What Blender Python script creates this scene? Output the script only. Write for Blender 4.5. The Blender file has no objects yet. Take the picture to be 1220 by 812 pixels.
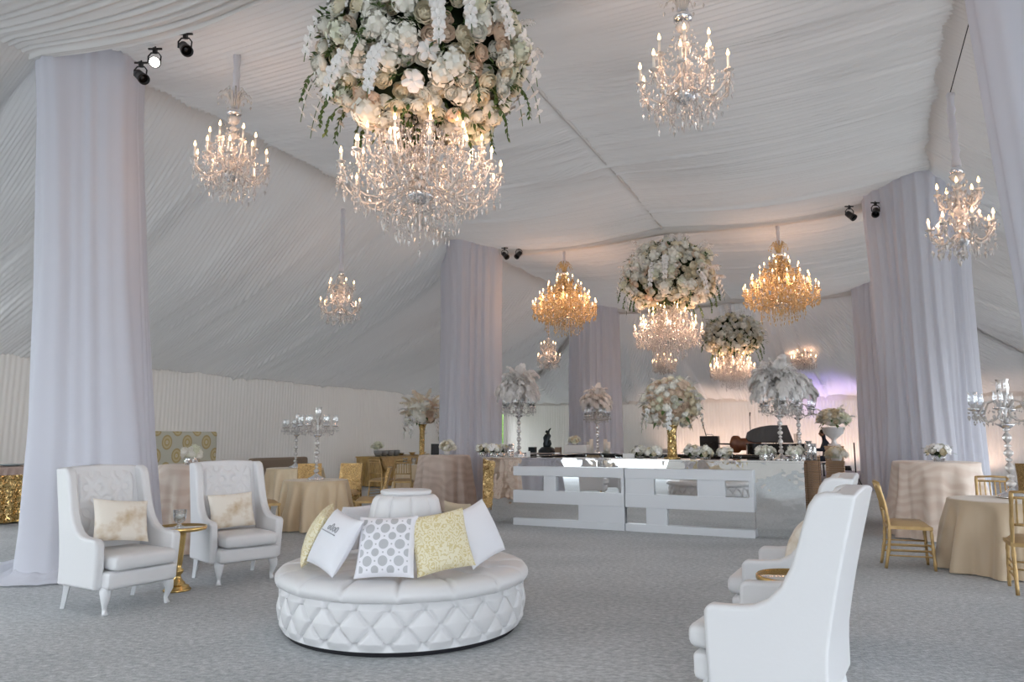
WORLD, SUN, EXPO, GLOW = 3.0, 1.0, 0.74, 0.55
import bpy, math, random
import numpy as np
from mathutils import Vector, Matrix, noise as mnoise
PI = math.pi
rnd = random.Random(7)
sc = bpy.context.scene
COL = sc.collection

# ------------------------------------------------------------------ helpers
class MB:
    """collects shapes and links them as one mesh object"""
    def __init__(s):
        s.v, s.f, s.sm, s.mi = [], [], [], []
    def add(s, verts, faces, smooth=True, mi=0):
        b = len(s.v)
        s.v.extend([tuple(map(float, p)) for p in verts])
        for f in faces:
            s.f.append(tuple(b + i for i in f)); s.sm.append(smooth); s.mi.append(mi)
        return s
    def box(s, c, d, rz=0, mi=0, M=None):
        x, y, z = d[0] / 2, d[1] / 2, d[2] / 2
        vs = [(i * x, j * y, k * z) for k in (-1, 1) for j in (-1, 1) for i in (-1, 1)]
        R = M if M is not None else Matrix.Rotation(rz, 3, 'Z')
        vs = [R @ Vector(p) + Vector(c) for p in vs]
        s.add(vs, [(0, 2, 3, 1), (4, 5, 7, 6), (0, 1, 5, 4), (2, 6, 7, 3), (0, 4, 6, 2), (1, 3, 7, 5)], False, mi)
        return s
    def lathe(s, prof, seg=24, c=(0, 0, 0), mi=0, fn=None, caps=True, smooth=True):
        vs, fs = [], []
        for (r, z) in prof:
            for i in range(seg):
                a = 2 * PI * i / seg
                rr = fn(a, r, z) if fn else r
                vs.append((c[0] + rr * math.cos(a), c[1] + rr * math.sin(a), c[2] + z))
        n = len(prof)
        for j in range(n - 1):
            for i in range(seg):
                k = (i + 1) % seg
                fs.append((j * seg + i, j * seg + k, (j + 1) * seg + k, (j + 1) * seg + i))
        if caps:
            fs.append(tuple(range(seg - 1, -1, -1)))
            fs.append(tuple((n - 1) * seg + i for i in range(seg)))
        s.add(vs, fs, smooth, mi)
        return s
    def tube(s, pts, rad, seg=8, mi=0, smooth=True, cap=True, flat=1.0):
        pts = [Vector(p) for p in pts]
        n = len(pts)
        if not hasattr(rad, '__len__'):
            rad = [rad] * n
        vs, fs = [], []
        t0 = (pts[1] - pts[0]).normalized()
        ref = Vector((0, 0, 1)) if abs(t0.z) < .9 else Vector((1, 0, 0))
        u = t0.cross(ref).normalized()
        for i in range(n):
            t = (pts[min(i + 1, n - 1)] - pts[max(i - 1, 0)]).normalized()
            u = (u - t * u.dot(t)).normalized()
            w = t.cross(u)
            for k in range(seg):
                a = 2 * PI * k / seg
                vs.append(pts[i] + (u * math.cos(a) + w * math.sin(a) * flat) * rad[i])
        for i in range(n - 1):
            for k in range(seg):
                l = (k + 1) % seg
                fs.append((i * seg + k, i * seg + l, (i + 1) * seg + l, (i + 1) * seg + k))
        if cap:
            fs.append(tuple(range(seg - 1, -1, -1)))
            fs.append(tuple((n - 1) * seg + i for i in range(seg)))
        s.add(vs, fs, smooth, mi)
        return s
    def grid(s, P, mi=0, smooth=True, wrap=False):
        """P: array (nu, nv, 3)"""
        nu, nv = P.shape[:2]
        b = len(s.v)
        s.v.extend(map(tuple, P.reshape(-1, 3).tolist()))
        for i in range(nu - 1 + (1 if wrap else 0)):
            i2 = (i + 1) % nu
            for j in range(nv - 1):
                s.f.append((b + i * nv + j, b + i2 * nv + j, b + i2 * nv + j + 1, b + i * nv + j + 1))
                s.sm.append(smooth); s.mi.append(mi)
        return s
    def ball(s, c, r, seg=10, rings=7, mi=0, smooth=True):
        if not hasattr(r, '__len__'):
            r = (r, r, r)
        prof = []
        vs, fs = [], []
        for j in range(rings + 1):
            t = PI * j / rings
            for i in range(seg):
                a = 2 * PI * i / seg
                vs.append((c[0] + r[0] * math.sin(t) * math.cos(a), c[1] + r[1] * math.sin(t) * math.sin(a), c[2] - r[2] * math.cos(t)))
        for j in range(rings):
            for i in range(seg):
                k = (i + 1) % seg
                fs.append((j * seg + i, j * seg + k, (j + 1) * seg + k, (j + 1) * seg + i))
        s.add(vs, fs, smooth, mi)
        return s
    def octa(s, c, r, h, mi=0, rot=0, n=4, up=.35):
        """faceted drop: widest at up*h below the top"""
        x, y, z = c
        vs = [(x, y, z + h * up)] + [(x + r * math.cos(rot + 2 * PI * i / n), y + r * math.sin(rot + 2 * PI * i / n), z) for i in range(n)] + [(x, y, z - h * (1 - up))]
        fs = [(0, 1 + i, 1 + (i + 1) % n) for i in range(n)] + [(n + 1, 1 + (i + 1) % n, 1 + i) for i in range(n)]
        s.add(vs, fs, False, mi)
        return s
    def prism(s, poly, t, M=None, mi=0, smooth=False):
        """poly in the (y,z) plane, extruded along x by +-t/2"""
        n = len(poly)
        vs = [Vector((-t / 2, p[0], p[1])) for p in poly] + [Vector((t / 2, p[0], p[1])) for p in poly]
        if M is not None:
            vs = [M @ p for p in vs]
        fs = [tuple(range(n)), tuple(range(2 * n - 1, n - 1, -1))] + [(i, n + i, n + (i + 1) % n, (i + 1) % n) for i in range(n)]
        s.add(vs, fs, smooth, mi)
        return s
    def xf(s, M):
        s.v = [tuple(M @ Vector(p)) for p in s.v]
        return s
    def mesh(s, name, mats):
        me = bpy.data.meshes.new(name)
        me.from_pydata(s.v, [], s.f)
        me.polygons.foreach_set('use_smooth', s.sm)
        for m in (mats if isinstance(mats, (list, tuple)) else [mats]):
            me.materials.append(m)
        if any(s.mi):
            me.polygons.foreach_set('material_index', s.mi)
        me.update()
        return me
    def build(s, name, mats, parent=None, loc=(0, 0, 0), rz=0, bevel=0, seg=2, sub=0, auto=False):
        import bmesh
        me = s.mesh(name, mats)
        bm = bmesh.new(); bm.from_mesh(me); bmesh.ops.recalc_face_normals(bm, faces=bm.faces); bm.to_mesh(me); bm.free()
        o = bpy.data.objects.new(name, me)
        COL.objects.link(o)
        o.location = loc; o.rotation_euler = (0, 0, rz)
        if parent is not None:
            o.parent = parent
        if bevel:
            m = o.modifiers.new('b', 'BEVEL'); m.width = bevel; m.segments = seg; m.limit_method = 'ANGLE'; m.angle_limit = math.radians(40)
            for p in me.polygons: p.use_smooth = True
            m.harden_normals = True
        if sub:
            m = o.modifiers.new('s', 'SUBSURF'); m.levels = sub; m.render_levels = sub
        return o

def tag(o, label=None, cat=None, group=None, kind=None):
    if label: o['label'] = label
    if cat: o['category'] = cat
    if group: o['group'] = group
    if kind: o['kind'] = kind
    return o
def empty(name, label, cat, loc=(0, 0, 0), rz=0, group=None):
    o = bpy.data.objects.new(name, None); COL.objects.link(o)
    o.location = loc; o.rotation_euler = (0, 0, rz); o.empty_display_size = .1
    return tag(o, label, cat, group)
def dup(o, loc=None, rz=None, label=None, group=None, parent=None, scale=None):
    def rec(a, par):
        c = a.copy(); COL.objects.link(c); c.parent = par
        for ch in [x for x in a.children]:
            rec(ch, c)
        return c
    r = rec(o, parent)
    if loc is not None: r.location = loc
    if rz is not None: r.rotation_euler = (0, 0, rz)
    if scale: r.scale = (scale,) * 3
    if label: r['label'] = label
    if group: r['group'] = group
    return r
def inst(me, name, parent, loc, M3=None, scale=1.0, mat=None):
    o = bpy.data.objects.new(name, me); COL.objects.link(o); o.parent = parent
    m = (M3.to_4x4() if M3 is not None else Matrix.Identity(4))
    m = Matrix.Translation(Vector(loc)) @ m @ Matrix.Scale(scale, 4)
    o.matrix_local = m
    return o

# value noise
_rs = np.random.RandomState(3)
_T = _rs.rand(256, 256)
def vn(x, y=0.0):
    x = np.asarray(x, float); y = np.asarray(y, float) + np.zeros_like(x)
    xi = np.floor(x).astype(int); yi = np.floor(y).astype(int)
    fx = x - xi; fy = y - yi
    fx = fx * fx * (3 - 2 * fx); fy = fy * fy * (3 - 2 * fy)
    a = _T[xi % 256, yi % 256]; b = _T[(xi + 1) % 256, yi % 256]
    c = _T[xi % 256, (yi + 1) % 256]; d = _T[(xi + 1) % 256, (yi + 1) % 256]
    return (a * (1 - fx) + b * fx) * (1 - fy) + (c * (1 - fx) + d * fx) * fy - .5

# ------------------------------------------------------------------ materials
def newmat(name):
    m = bpy.data.materials.new(name); m.use_nodes = True
    nt = m.node_tree; nt.nodes.clear()
    out = nt.nodes.new('ShaderNodeOutputMaterial')
    return m, nt, out
def N(nt, t, **kw):
    n = nt.nodes.new(t)
    for k, v in kw.items():
        if k.startswith('i_'):
            n.inputs[k[2:].replace('_', ' ')].default_value = v
        else:
            setattr(n, k, v)
    return n
def pbr(name, col, rough=.5, metal=0, spec=.5, trans=0, ior=1.45, bump=None, sheen=0, coat=0, var=None, sss=0):
    """bump=(scale,strength,distance); var=(col2,scale,lo,hi[,detail])"""
    m, nt, out = newmat(name)
    b = N(nt, 'ShaderNodeBsdfPrincipled')
    b.inputs['Base Color'].default_value = (*col, 1); b.inputs['Roughness'].default_value = rough
    b.inputs['Metallic'].default_value = metal; b.inputs['Specular IOR Level'].default_value = spec
    b.inputs['Transmission Weight'].default_value = trans; b.inputs['IOR'].default_value = ior
    b.inputs['Coat Weight'].default_value = coat
    b.inputs['Sheen Weight'].default_value = sheen
    tc = N(nt, 'ShaderNodeTexCoord')
    if var:
        nz = N(nt, 'ShaderNodeTexNoise'); nz.inputs['Scale'].default_value = var[1]
        nz.inputs['Detail'].default_value = var[4] if len(var) > 4 else 4
        nt.links.new(tc.outputs['Object'], nz.inputs['Vector'])
        r = N(nt, 'ShaderNodeValToRGB')
        r.color_ramp.elements[0].position = var[2]; r.color_ramp.elements[1].position = var[3]
        r.color_ramp.elements[0].color = (*col, 1); r.color_ramp.elements[1].color = (*var[0], 1)
        nt.links.new(nz.outputs['Fac'], r.inputs[0]); nt.links.new(r.outputs[0], b.inputs['Base Color'])
    if bump:
        nz = N(nt, 'ShaderNodeTexNoise'); nz.inputs['Scale'].default_value = bump[0]; nz.inputs['Detail'].default_value = 3
        nt.links.new(tc.outputs['Object'], nz.inputs['Vector'])
        bp = N(nt, 'ShaderNodeBump'); bp.inputs['Strength'].default_value = bump[1]; bp.inputs['Distance'].default_value = bump[2]
        nt.links.new(nz.outputs['Fac'], bp.inputs['Height']); nt.links.new(bp.outputs[0], b.inputs['Normal'])
    nt.links.new(b.outputs[0], out.inputs[0])
    return m
def cloth(name, col, tl=.3, tcol=None, alpha=0, bump=None, tint=None):
    """thin fabric: diffuse + translucent (+ a little see-through for sheers)"""
    m, nt, out = newmat(name)
    d = N(nt, 'ShaderNodeBsdfDiffuse'); d.inputs[0].default_value = (*col, 1)
    t = N(nt, 'ShaderNodeBsdfTranslucent'); t.inputs[0].default_value = (*(tcol or col), 1)
    mx = N(nt, 'ShaderNodeMixShader'); mx.inputs[0].default_value = tl
    nt.links.new(d.outputs[0], mx.inputs[1]); nt.links.new(t.outputs[0], mx.inputs[2])
    last = mx
    if bump:
        tc = N(nt, 'ShaderNodeTexCoord')
        nz = N(nt, 'ShaderNodeTexNoise'); nz.inputs['Scale'].default_value = bump[0]; nz.inputs['Detail'].default_value = 4
        mp = N(nt, 'ShaderNodeMapping'); mp.inputs['Scale'].default_value = bump[3] if len(bump) > 3 else (1, 1, 1)
        nt.links.new(tc.outputs['Object'], mp.inputs[0]); nt.links.new(mp.outputs[0], nz.inputs['Vector'])
        bp = N(nt, 'ShaderNodeBump'); bp.inputs['Strength'].default_value = bump[1]; bp.inputs['Distance'].default_value = bump[2]
        nt.links.new(nz.outputs['Fac'], bp.inputs['Height'])
        nt.links.new(bp.outputs[0], d.inputs['Normal'])
    if alpha:
        tr = N(nt, 'ShaderNodeBsdfTransparent'); m2 = N(nt, 'ShaderNodeMixShader'); m2.inputs[0].default_value = alpha
        nt.links.new(last.outputs[0], m2.inputs[1]); nt.links.new(tr.outputs[0], m2.inputs[2]); last = m2
    nt.links.new(last.outputs[0], out.inputs[0])
    return m
def emis(name, col, st, sampling='NONE'):
    m, nt, out = newmat(name)
    e = N(nt, 'ShaderNodeEmission'); e.inputs[0].default_value = (*col, 1); e.inputs[1].default_value = st
    nt.links.new(e.outputs[0], out.inputs[0])
    m.cycles.emission_sampling = sampling
    return m

M = {}
M['liner'] = cloth('pleated_liner', (.67, .66, .645), .035, (.8, .8, .8))
M['wallcloth'] = cloth('wall_curtain', (.70, .67, .635), .055, (.82, .79, .76))
M['sheer'] = cloth('sheer_drape', (.73, .74, .80), .30, (.80, .815, .88))
M['sleeve'] = cloth('cord_sleeve', (.8, .8, .84), .3)
M['leather'] = pbr('white_leatherette', (.72, .725, .735), .38, spec=.45, bump=(40, .06, .01))
M['whitepaint'] = pbr('white_lacquer', (.74, .755, .77), .3, spec=.5)
M['bubble'] = pbr('pearl_vinyl', (.80, .82, .84), .42)
M['facade'] = pbr('white_bar_paint', (.70, .735, .765), .35)
M['mirror'] = pbr('mirror', (.86, .88, .88), .02, metal=1)
def wavy_mirror():
    m = pbr('rippled_mirror', (.86, .88, .88), .02, metal=1, bump=(1.6, .10, .12))
    return m
M['mirror_wavy'] = wavy_mirror()
M['chrome'] = pbr('chrome', (.85, .86, .88), .08, metal=1)
M['gold'] = pbr('brushed_gold', (.72, .50, .20), .25, metal=1, bump=(30, .1, .01))
M['goldwood'] = pbr('gold_painted_wood', (.50, .335, .14), .38, metal=.45, var=((.62, .43, .2), 14, .35, .7))
M['black'] = pbr('black_metal', (.012, .012, .013), .4)
M['darkbar'] = pbr('dark_bar_interior', (.02, .02, .022), .35)
M['crystal'] = pbr('cut_crystal', (1, .97, .94), .04, trans=.5, ior=1.6, spec=.9)
def thin_glass(name, tint=(.95, .97, .98), refl=.2):
    m, nt, out = newmat(name)
    t = N(nt, 'ShaderNodeBsdfTransparent'); t.inputs[0].default_value = (*tint, 1)
    g = N(nt, 'ShaderNodeBsdfGlossy'); g.inputs[0].default_value = (1, 1, 1, 1); g.inputs[1].default_value = .04
    lw = N(nt, 'ShaderNodeLayerWeight'); lw.inputs[0].default_value = .35
    mx = N(nt, 'ShaderNodeMixShader'); r = N(nt, 'ShaderNodeMath', operation='MULTIPLY_ADD'); r.inputs[1].default_value = .7; r.inputs[2].default_value = refl * .5
    nt.links.new(lw.outputs['Fresnel'], r.inputs[0]); nt.links.new(r.outputs[0], mx.inputs[0])
    nt.links.new(t.outputs[0], mx.inputs[1]); nt.links.new(g.outputs[0], mx.inputs[2]); nt.links.new(mx.outputs[0], out.inputs[0])
    return m
M['glass'] = thin_glass('clear_glass')
M['crystal_amber'] = pbr('amber_crystal', (1, .74, .38), .05, trans=.45, ior=1.55, spec=.8)
M['glassarm'] = pbr('glass_arm', (.97, .93, .88), .08, trans=.4, ior=1.5, spec=.8)
M['glassarm_amber'] = pbr('amber_glass_arm', (.95, .70, .36), .12, trans=.4, ior=1.5)
M['candle'] = pbr('candle_sleeve', (.86, .83, .76), .5)
M['bulb'] = emis('lit_bulb', (1, .58, .25), 7)
M['flame'] = emis('lit_flame', (1, .7, .36), 9)
M['lamp'] = emis('lit_spotlight', (1, .95, .86), 9)
M['satin'] = pbr('champagne_satin', (.76, .61, .41), .36, spec=.4, sheen=.3)
M['satin_right'] = pbr('taupe_satin', (.60, .48, .33), .38, spec=.4, sheen=.3)
M['blackcloth'] = pbr('black_cloth', (.02, .02, .025), .8)
M['navy'] = pbr('navy_suit', (.025, .035, .06), .8)
M['skin'] = pbr('skin', (.32, .18, .12), .6)
M['hair'] = pbr('dark_hair', (.02, .015, .012), .6)
M['bronze'] = pbr('dark_bronze', (.03, .04, .045), .35, metal=.6)
M['varnish'] = pbr('varnished_wood', (.15, .05, .02), .25, var=((.24, .09, .035), 6, .3, .7))
M['piano'] = pbr('piano_black', (.008, .008, .009), .1)
M['greyfab'] = pbr('grey_fabric', (.36, .35, .34), .8)
M['brownfab'] = pbr('brown_fabric', (.30, .23, .17), .75)
M['urn'] = pbr('white_ceramic', (.8, .8, .8), .35)
M['card'] = pbr('white_card', (.82, .82, .80), .6)
M['leaf'] = pbr('green_leaf', (.055, .115, .03), .5, var=((.11, .17, .05), 9, .35, .7))
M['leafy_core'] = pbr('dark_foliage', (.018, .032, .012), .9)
M['rose_white'] = pbr('white_rose', (.88, .87, .79), .6, sss=0)
M['rose_cream'] = pbr('cream_rose', (.87, .80, .62), .6)
M['rose_blush'] = pbr('blush_rose', (.86, .71, .57), .6)
M['orchid'] = pbr('white_orchid', (.88, .87, .85), .5)
M['hydr'] = pbr('green_white_hydrangea', (.76, .78, .62), .7)
M['peach'] = pbr('peach_blossom', (.86, .72, .56), .6)
M['feather'] = cloth('ostrich_feather', (.97, .96, .95), .5, (.97, .96, .95))
M['grassf'] = cloth('pampas_grass', (.92, .85, .72), .4, (.95, .88, .75))
M['wicker'] = pbr('woven_cane', (.52, .36, .22), .6)
M['stage'] = pbr('grey_stage', (.25, .24, .25), .7)
M['glassgreen'] = pbr('dark_bottle', (.03, .06, .03), .1)
M['amberliq'] = pbr('amber_bottle', (.25, .11, .03), .1)
M['beige'] = pbr('beige_linen', (.62, .54, .40), .8, bump=(90, .2, .01))
M['wpillow'] = pbr('white_pillow', (.80, .81, .85), .75, bump=(120, .15, .01))

def ramp(nt, src, stops, const=False):
    r = N(nt, 'ShaderNodeValToRGB')
    e = r.color_ramp.elements
    while len(e) > 1: e.remove(e[-1])
    e[0].position = stops[0][0]; e[0].color = (*stops[0][1], 1)
    for p, c in stops[1:]:
        x = e.new(p); x.color = (*c, 1)
    if const: r.color_ramp.interpolation = 'CONSTANT'
    nt.links.new(src, r.inputs[0])
    return r
def math_(nt, op, a, b=None):
    n = N(nt, 'ShaderNodeMath', operation=op)
    for i, x in enumerate((a, b)):
        if x is None: continue
        if isinstance(x, (int, float)): n.inputs[i].default_value = x
        else: nt.links.new(x, n.inputs[i])
    return n.outputs[0]

# carpet with fine pile, worn lanes and seams along the tent's axis
def carpet():
    m, nt, out = newmat('grey_carpet')
    b = N(nt, 'ShaderNodeBsdfPrincipled'); b.inputs['Roughness'].default_value = .85; b.inputs['Specular IOR Level'].default_value = .25
    b.inputs['Sheen Weight'].default_value = .25; b.inputs['Sheen Roughness'].default_value = .5
    tc = N(nt, 'ShaderNodeTexCoord')
    n1 = N(nt, 'ShaderNodeTexNoise'); n1.inputs['Scale'].default_value = 26; n1.inputs['Detail'].default_value = 6
    n1.inputs['Roughness'].default_value = .7
    mp = N(nt, 'ShaderNodeMapping'); mp.inputs['Rotation'].default_value = (0, 0, math.radians(26)); mp.inputs['Scale'].default_value = (.75, 1.25, 1)
    nt.links.new(tc.outputs['Object'], mp.inputs[0]); nt.links.new(mp.outputs[0], n1.inputs['Vector'])
    n2 = N(nt, 'ShaderNodeTexNoise'); n2.inputs['Scale'].default_value = .7; n2.inputs['Detail'].default_value = 5
    nt.links.new(mp.outputs[0], n2.inputs['Vector'])
    s = math_(nt, 'ADD', math_(nt, 'MULTIPLY', n1.outputs[0], .75), math_(nt, 'MULTIPLY', n2.outputs[0], .25))
    r = ramp(nt, s, [(.36, (.215, .235, .245)), (.5, (.37, .39, .40)), (.64, (.58, .60, .605))])
    # seams
    sx = N(nt, 'ShaderNodeSeparateXYZ'); nt.links.new(tc.outputs['Object'], sx.inputs[0])
    c = math_(nt, 'ADD', math_(nt, 'MULTIPLY', sx.outputs[0], .909), math_(nt, 'MULTIPLY', sx.outputs[1], -.417))
    c = math_(nt, 'ADD', c, -.03 + 3.66 * 10)
    f = math_(nt, 'MODULO', c, 3.66)
    f = math_(nt, 'LESS_THAN', f, .016)
    mx = N(nt, 'ShaderNodeMix', data_type='RGBA'); nt.links.new(math_(nt, 'MULTIPLY', f, .6), mx.inputs[0])
    nt.links.new(r.outputs[0], mx.inputs[6]); mx.inputs[7].default_value = (.36, .37, .37, 1)
    nt.links.new(mx.outputs[2], b.inputs['Base Color'])
    n3 = N(nt, 'ShaderNodeTexNoise'); n3.inputs['Scale'].default_value = 60; n3.inputs['Detail'].default_value = 4
    nt.links.new(tc.outputs['Object'], n3.inputs['Vector'])
    bp = N(nt, 'ShaderNodeBump'); bp.inputs['Strength'].default_value = .5; bp.inputs['Distance'].default_value = .015
    nt.links.new(n3.outputs[0], bp.inputs['Height']); nt.links.new(bp.outputs[0], b.inputs['Normal'])
    nt.links.new(b.outputs[0], out.inputs[0])
    return m
M['carpet'] = carpet()

def sequin(name, c1, c2, scale=60, rough=.22):
    m, nt, out = newmat(name)
    b = N(nt, 'ShaderNodeBsdfPrincipled'); b.inputs['Metallic'].default_value = .9; b.inputs['Roughness'].default_value = rough
    tc = N(nt, 'ShaderNodeTexCoord'); v = N(nt, 'ShaderNodeTexVoronoi'); v.inputs['Scale'].default_value = scale
    nt.links.new(tc.outputs['Object'], v.inputs['Vector'])
    sx = N(nt, 'ShaderNodeSeparateColor'); nt.links.new(v.outputs['Color'], sx.inputs[0])
    r = ramp(nt, sx.outputs[0], [(.0, c1), (1., c2)])
    nt.links.new(r.outputs[0], b.inputs['Base Color'])
    # every sequin tilts its own way
    g = N(nt, 'ShaderNodeNewGeometry')
    sub = N(nt, 'ShaderNodeVectorMath', operation='SUBTRACT'); nt.links.new(v.outputs['Color'], sub.inputs[0]); sub.inputs[1].default_value = (.5, .5, .5)
    sca = N(nt, 'ShaderNodeVectorMath', operation='SCALE'); nt.links.new(sub.outputs[0], sca.inputs[0]); sca.inputs['Scale'].default_value = .9
    add = N(nt, 'ShaderNodeVectorMath', operation='ADD'); nt.links.new(g.outputs['Normal'], add.inputs[0]); nt.links.new(sca.outputs[0], add.inputs[1])
    nm = N(nt, 'ShaderNodeVectorMath', operation='NORMALIZE'); nt.links.new(add.outputs[0], nm.inputs[0])
    nt.links.new(nm.outputs[0], b.inputs['Normal'])
    nt.links.new(b.outputs[0], out.inputs[0])
    return m
M['sequin'] = sequin('gold_sequins', (.55, .36, .12), (.95, .72, .34), 52)
M['sequin_dark'] = sequin('bronze_sequins', (.34, .21, .08), (.78, .54, .25), 95, .3)
M['facetglass'] = sequin('mirror_mosaic', (.6, .6, .6), (.95, .95, .95), 60, .1)

def banded(name, c1, c2, scale, dist, rough=.6, direction='Z'):
    m, nt, out = newmat(name)
    b = N(nt, 'ShaderNodeBsdfPrincipled'); b.inputs['Roughness'].default_value = rough; b.inputs['Sheen Weight'].default_value = .2
    tc = N(nt, 'ShaderNodeTexCoord'); w = N(nt, 'ShaderNodeTexWave'); w.bands_direction = direction
    w.inputs['Scale'].default_value = scale; w.inputs['Distortion'].default_value = dist; w.inputs['Detail'].default_value = 2; w.inputs['Detail Scale'].default_value = .6
    nt.links.new(tc.outputs['Object'], w.inputs['Vector'])
    r = ramp(nt, w.outputs['Fac'], [(.15, c1), (.8, c2)])
    nt.links.new(r.outputs[0], b.inputs['Base Color'])
    bp = N(nt, 'ShaderNodeBump'); bp.inputs['Strength'].default_value = .35; bp.inputs['Distance'].default_value = .008
    nt.links.new(w.outputs['Fac'], bp.inputs['Height']); nt.links.new(bp.outputs[0], b.inputs['Normal'])
    nt.links.new(b.outputs[0], out.inputs[0])
    return m
M['swirl'] = banded('swirl_stitched_blush_linen', (.73, .59, .49), (.80, .68, .58), 2.2, 16)
M['swirl_center'] = banded('swirl_stitched_taupe_linen', (.60, .485, .41), (.67, .555, .48), 2.2, 16)
M['wickerband'] = banded('woven_cane_bands', (.42, .28, .17), (.60, .43, .28), 9, 1.5)

def marble_pillow(name, base, stain, scale, lo, hi):
    return pbr(name, base, .7, var=(stain, scale, lo, hi, 6), bump=(50, .2, .01))
M['marbled'] = marble_pillow('gold_marbled_fabric', (.82, .77, .68), (.50, .35, .17), 5, .5, .72)
def scribble(name, base, line):
    m, nt, out = newmat(name)
    b = N(nt, 'ShaderNodeBsdfPrincipled'); b.inputs['Roughness'].default_value = .5
    tc = N(nt, 'ShaderNodeTexCoord')
    nz = N(nt, 'ShaderNodeTexNoise'); nz.inputs['Scale'].default_value = 13; nz.inputs['Detail'].default_value = 3
    nt.links.new(tc.outputs['Object'], nz.inputs['Vector'])
    d = math_(nt, 'MULTIPLY', math_(nt, 'ABSOLUTE', math_(nt, 'SUBTRACT', math_(nt, 'MODULO', math_(nt, 'MULTIPLY', nz.outputs[0], 9), 1), .5)), 2)
    r = ramp(nt, d, [(.0, line), (.24, line), (.5, base)])
    nt.links.new(r.outputs[0], b.inputs['Base Color'])
    nt.links.new(b.outputs[0], out.inputs[0])
    return m
M['scribble'] = scribble('gold_scribble_satin', (.80, .74, .54), (.66, .56, .28))
def dots(name):
    m, nt, out = newmat(name)
    b = N(nt, 'ShaderNodeBsdfPrincipled'); b.inputs['Roughness'].default_value = .6
    tc = N(nt, 'ShaderNodeTexCoord'); sx = N(nt, 'ShaderNodeSeparateXYZ'); nt.links.new(tc.outputs['Object'], sx.inputs[0])
    def dist(ox, oz, px, pz):
        fx = math_(nt, 'SUBTRACT', math_(nt, 'WRAP' if False else 'FLOORED_MODULO', math_(nt, 'ADD', sx.outputs[0], ox + px / 2 + 10 * px), px), px / 2)
        fz = math_(nt, 'SUBTRACT', math_(nt, 'FLOORED_MODULO', math_(nt, 'ADD', sx.outputs[2], oz + pz / 2 + 10 * pz), pz), pz / 2)
        return math_(nt, 'SQRT', math_(nt, 'ADD', math_(nt, 'MULTIPLY', fx, fx), math_(nt, 'MULTIPLY', fz, fz)))
    p = .108
    d1 = math_(nt, 'LESS_THAN', dist(0, 0, p, p), .033)
    d2 = math_(nt, 'LESS_THAN', dist(p / 2, p / 2, p, p), .026)
    d3 = math_(nt, 'LESS_THAN', dist(p / 2, 0, p, p), .006)
    d4 = math_(nt, 'LESS_THAN', dist(0, p / 2, p, p), .006)
    s = math_(nt, 'MINIMUM', math_(nt, 'ADD', math_(nt, 'ADD', d1, d2), math_(nt, 'ADD', d3, d4)), 1)
    inx = math_(nt, 'LESS_THAN', math_(nt, 'ABSOLUTE', sx.outputs[0]), .165)
    inz = math_(nt, 'LESS_THAN', math_(nt, 'ABSOLUTE', sx.outputs[2]), .18)
    s = math_(nt, 'MULTIPLY', s, math_(nt, 'MULTIPLY', inx, inz))
    mx = N(nt, 'ShaderNodeMix', data_type='RGBA'); nt.links.new(s, mx.inputs[0])
    mx.inputs[6].default_value = (.82, .82, .86, 1); mx.inputs[7].default_value = (.50, .51, .53, 1)
    nt.links.new(mx.outputs[2], b.inputs['Base Color']); nt.links.new(math_(nt, 'MULTIPLY', s, .3), b.inputs['Metallic'])
    nt.links.new(b.outputs[0], out.inputs[0])
    return m
M['dots'] = dots('silver_dot_fabric')
def damask():
    m, nt, out = newmat('gold_medallion_damask')
    b = N(nt, 'ShaderNodeBsdfPrincipled'); b.inputs['Roughness'].default_value = .6
    tc = N(nt, 'ShaderNodeTexCoord'); sx = N(nt, 'ShaderNodeSeparateXYZ'); nt.links.new(tc.outputs['Object'], sx.inputs[0])
    def dist(ox, oz, px, pz):
        fx = math_(nt, 'SUBTRACT', math_(nt, 'FLOORED_MODULO', math_(nt, 'ADD', sx.outputs[0], ox + px / 2), px), px / 2)
        fz = math_(nt, 'SUBTRACT', math_(nt, 'FLOORED_MODULO', math_(nt, 'ADD', sx.outputs[2], oz + pz / 2), pz), pz / 2)
        ax = math_(nt, 'MULTIPLY', math_(nt, 'ABSOLUTE', fx), 1.25)
        return math_(nt, 'SQRT', math_(nt, 'ADD', math_(nt, 'MULTIPLY', ax, ax), math_(nt, 'MULTIPLY', fz, fz)))
    d = math_(nt, 'MINIMUM', dist(0, -.2, .5, .56), dist(.25, .08, .5, .56))
    r = ramp(nt, math_(nt, 'MULTIPLY', d, 4.), [(0, (.55, .42, .18)), (.1, (.72, .68, .55)), (.22, (.52, .40, .16)), (.42, (.66, .58, .36)), (.56, (.48, .36, .14)), (.66, (.62, .62, .52))])
    nt.links.new(r.outputs[0], b.inputs['Base Color']); nt.links.new(b.outputs[0], out.inputs[0])
    return m
M['damask'] = damask()

# ------------------------------------------------------------------ camera
FPX = 850.0
PITCH = math.atan((522 - 406) / FPX)
EYE = 1.4
cd = bpy.data.cameras.new('camera'); cam = bpy.data.objects.new('camera', cd); COL.objects.link(cam)
cd.sensor_width = 36; cd.lens = FPX / 1220 * 36; cd.clip_end = 500; cd.clip_start = .05
cam.location = (0, 0, EYE); cam.rotation_euler = (PI / 2 + PITCH, 0, 0)
sc.camera = cam

# ------------------------------------------------------------------ plan of the tent: D runs along the tent, NV across it
D = Vector((.438, .899, 0)); NV = Vector((.899, -.438, 0))
L2 = Vector((-.92, 15.75, 0))
O = L2.copy()
W = 8.75
ZT, ZE = 5.80, 2.95
AISLE = 6.4
BAY = 8.1
def tp(a, s, z=0):
    """tent coordinates: a across from the left pole line, s along from the second pole"""
    p = O + NV * a + D * s
    return Vector((p.x, p.y, z))
RZ = math.atan2(NV.y, NV.x)   # heading of the across axis

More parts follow.
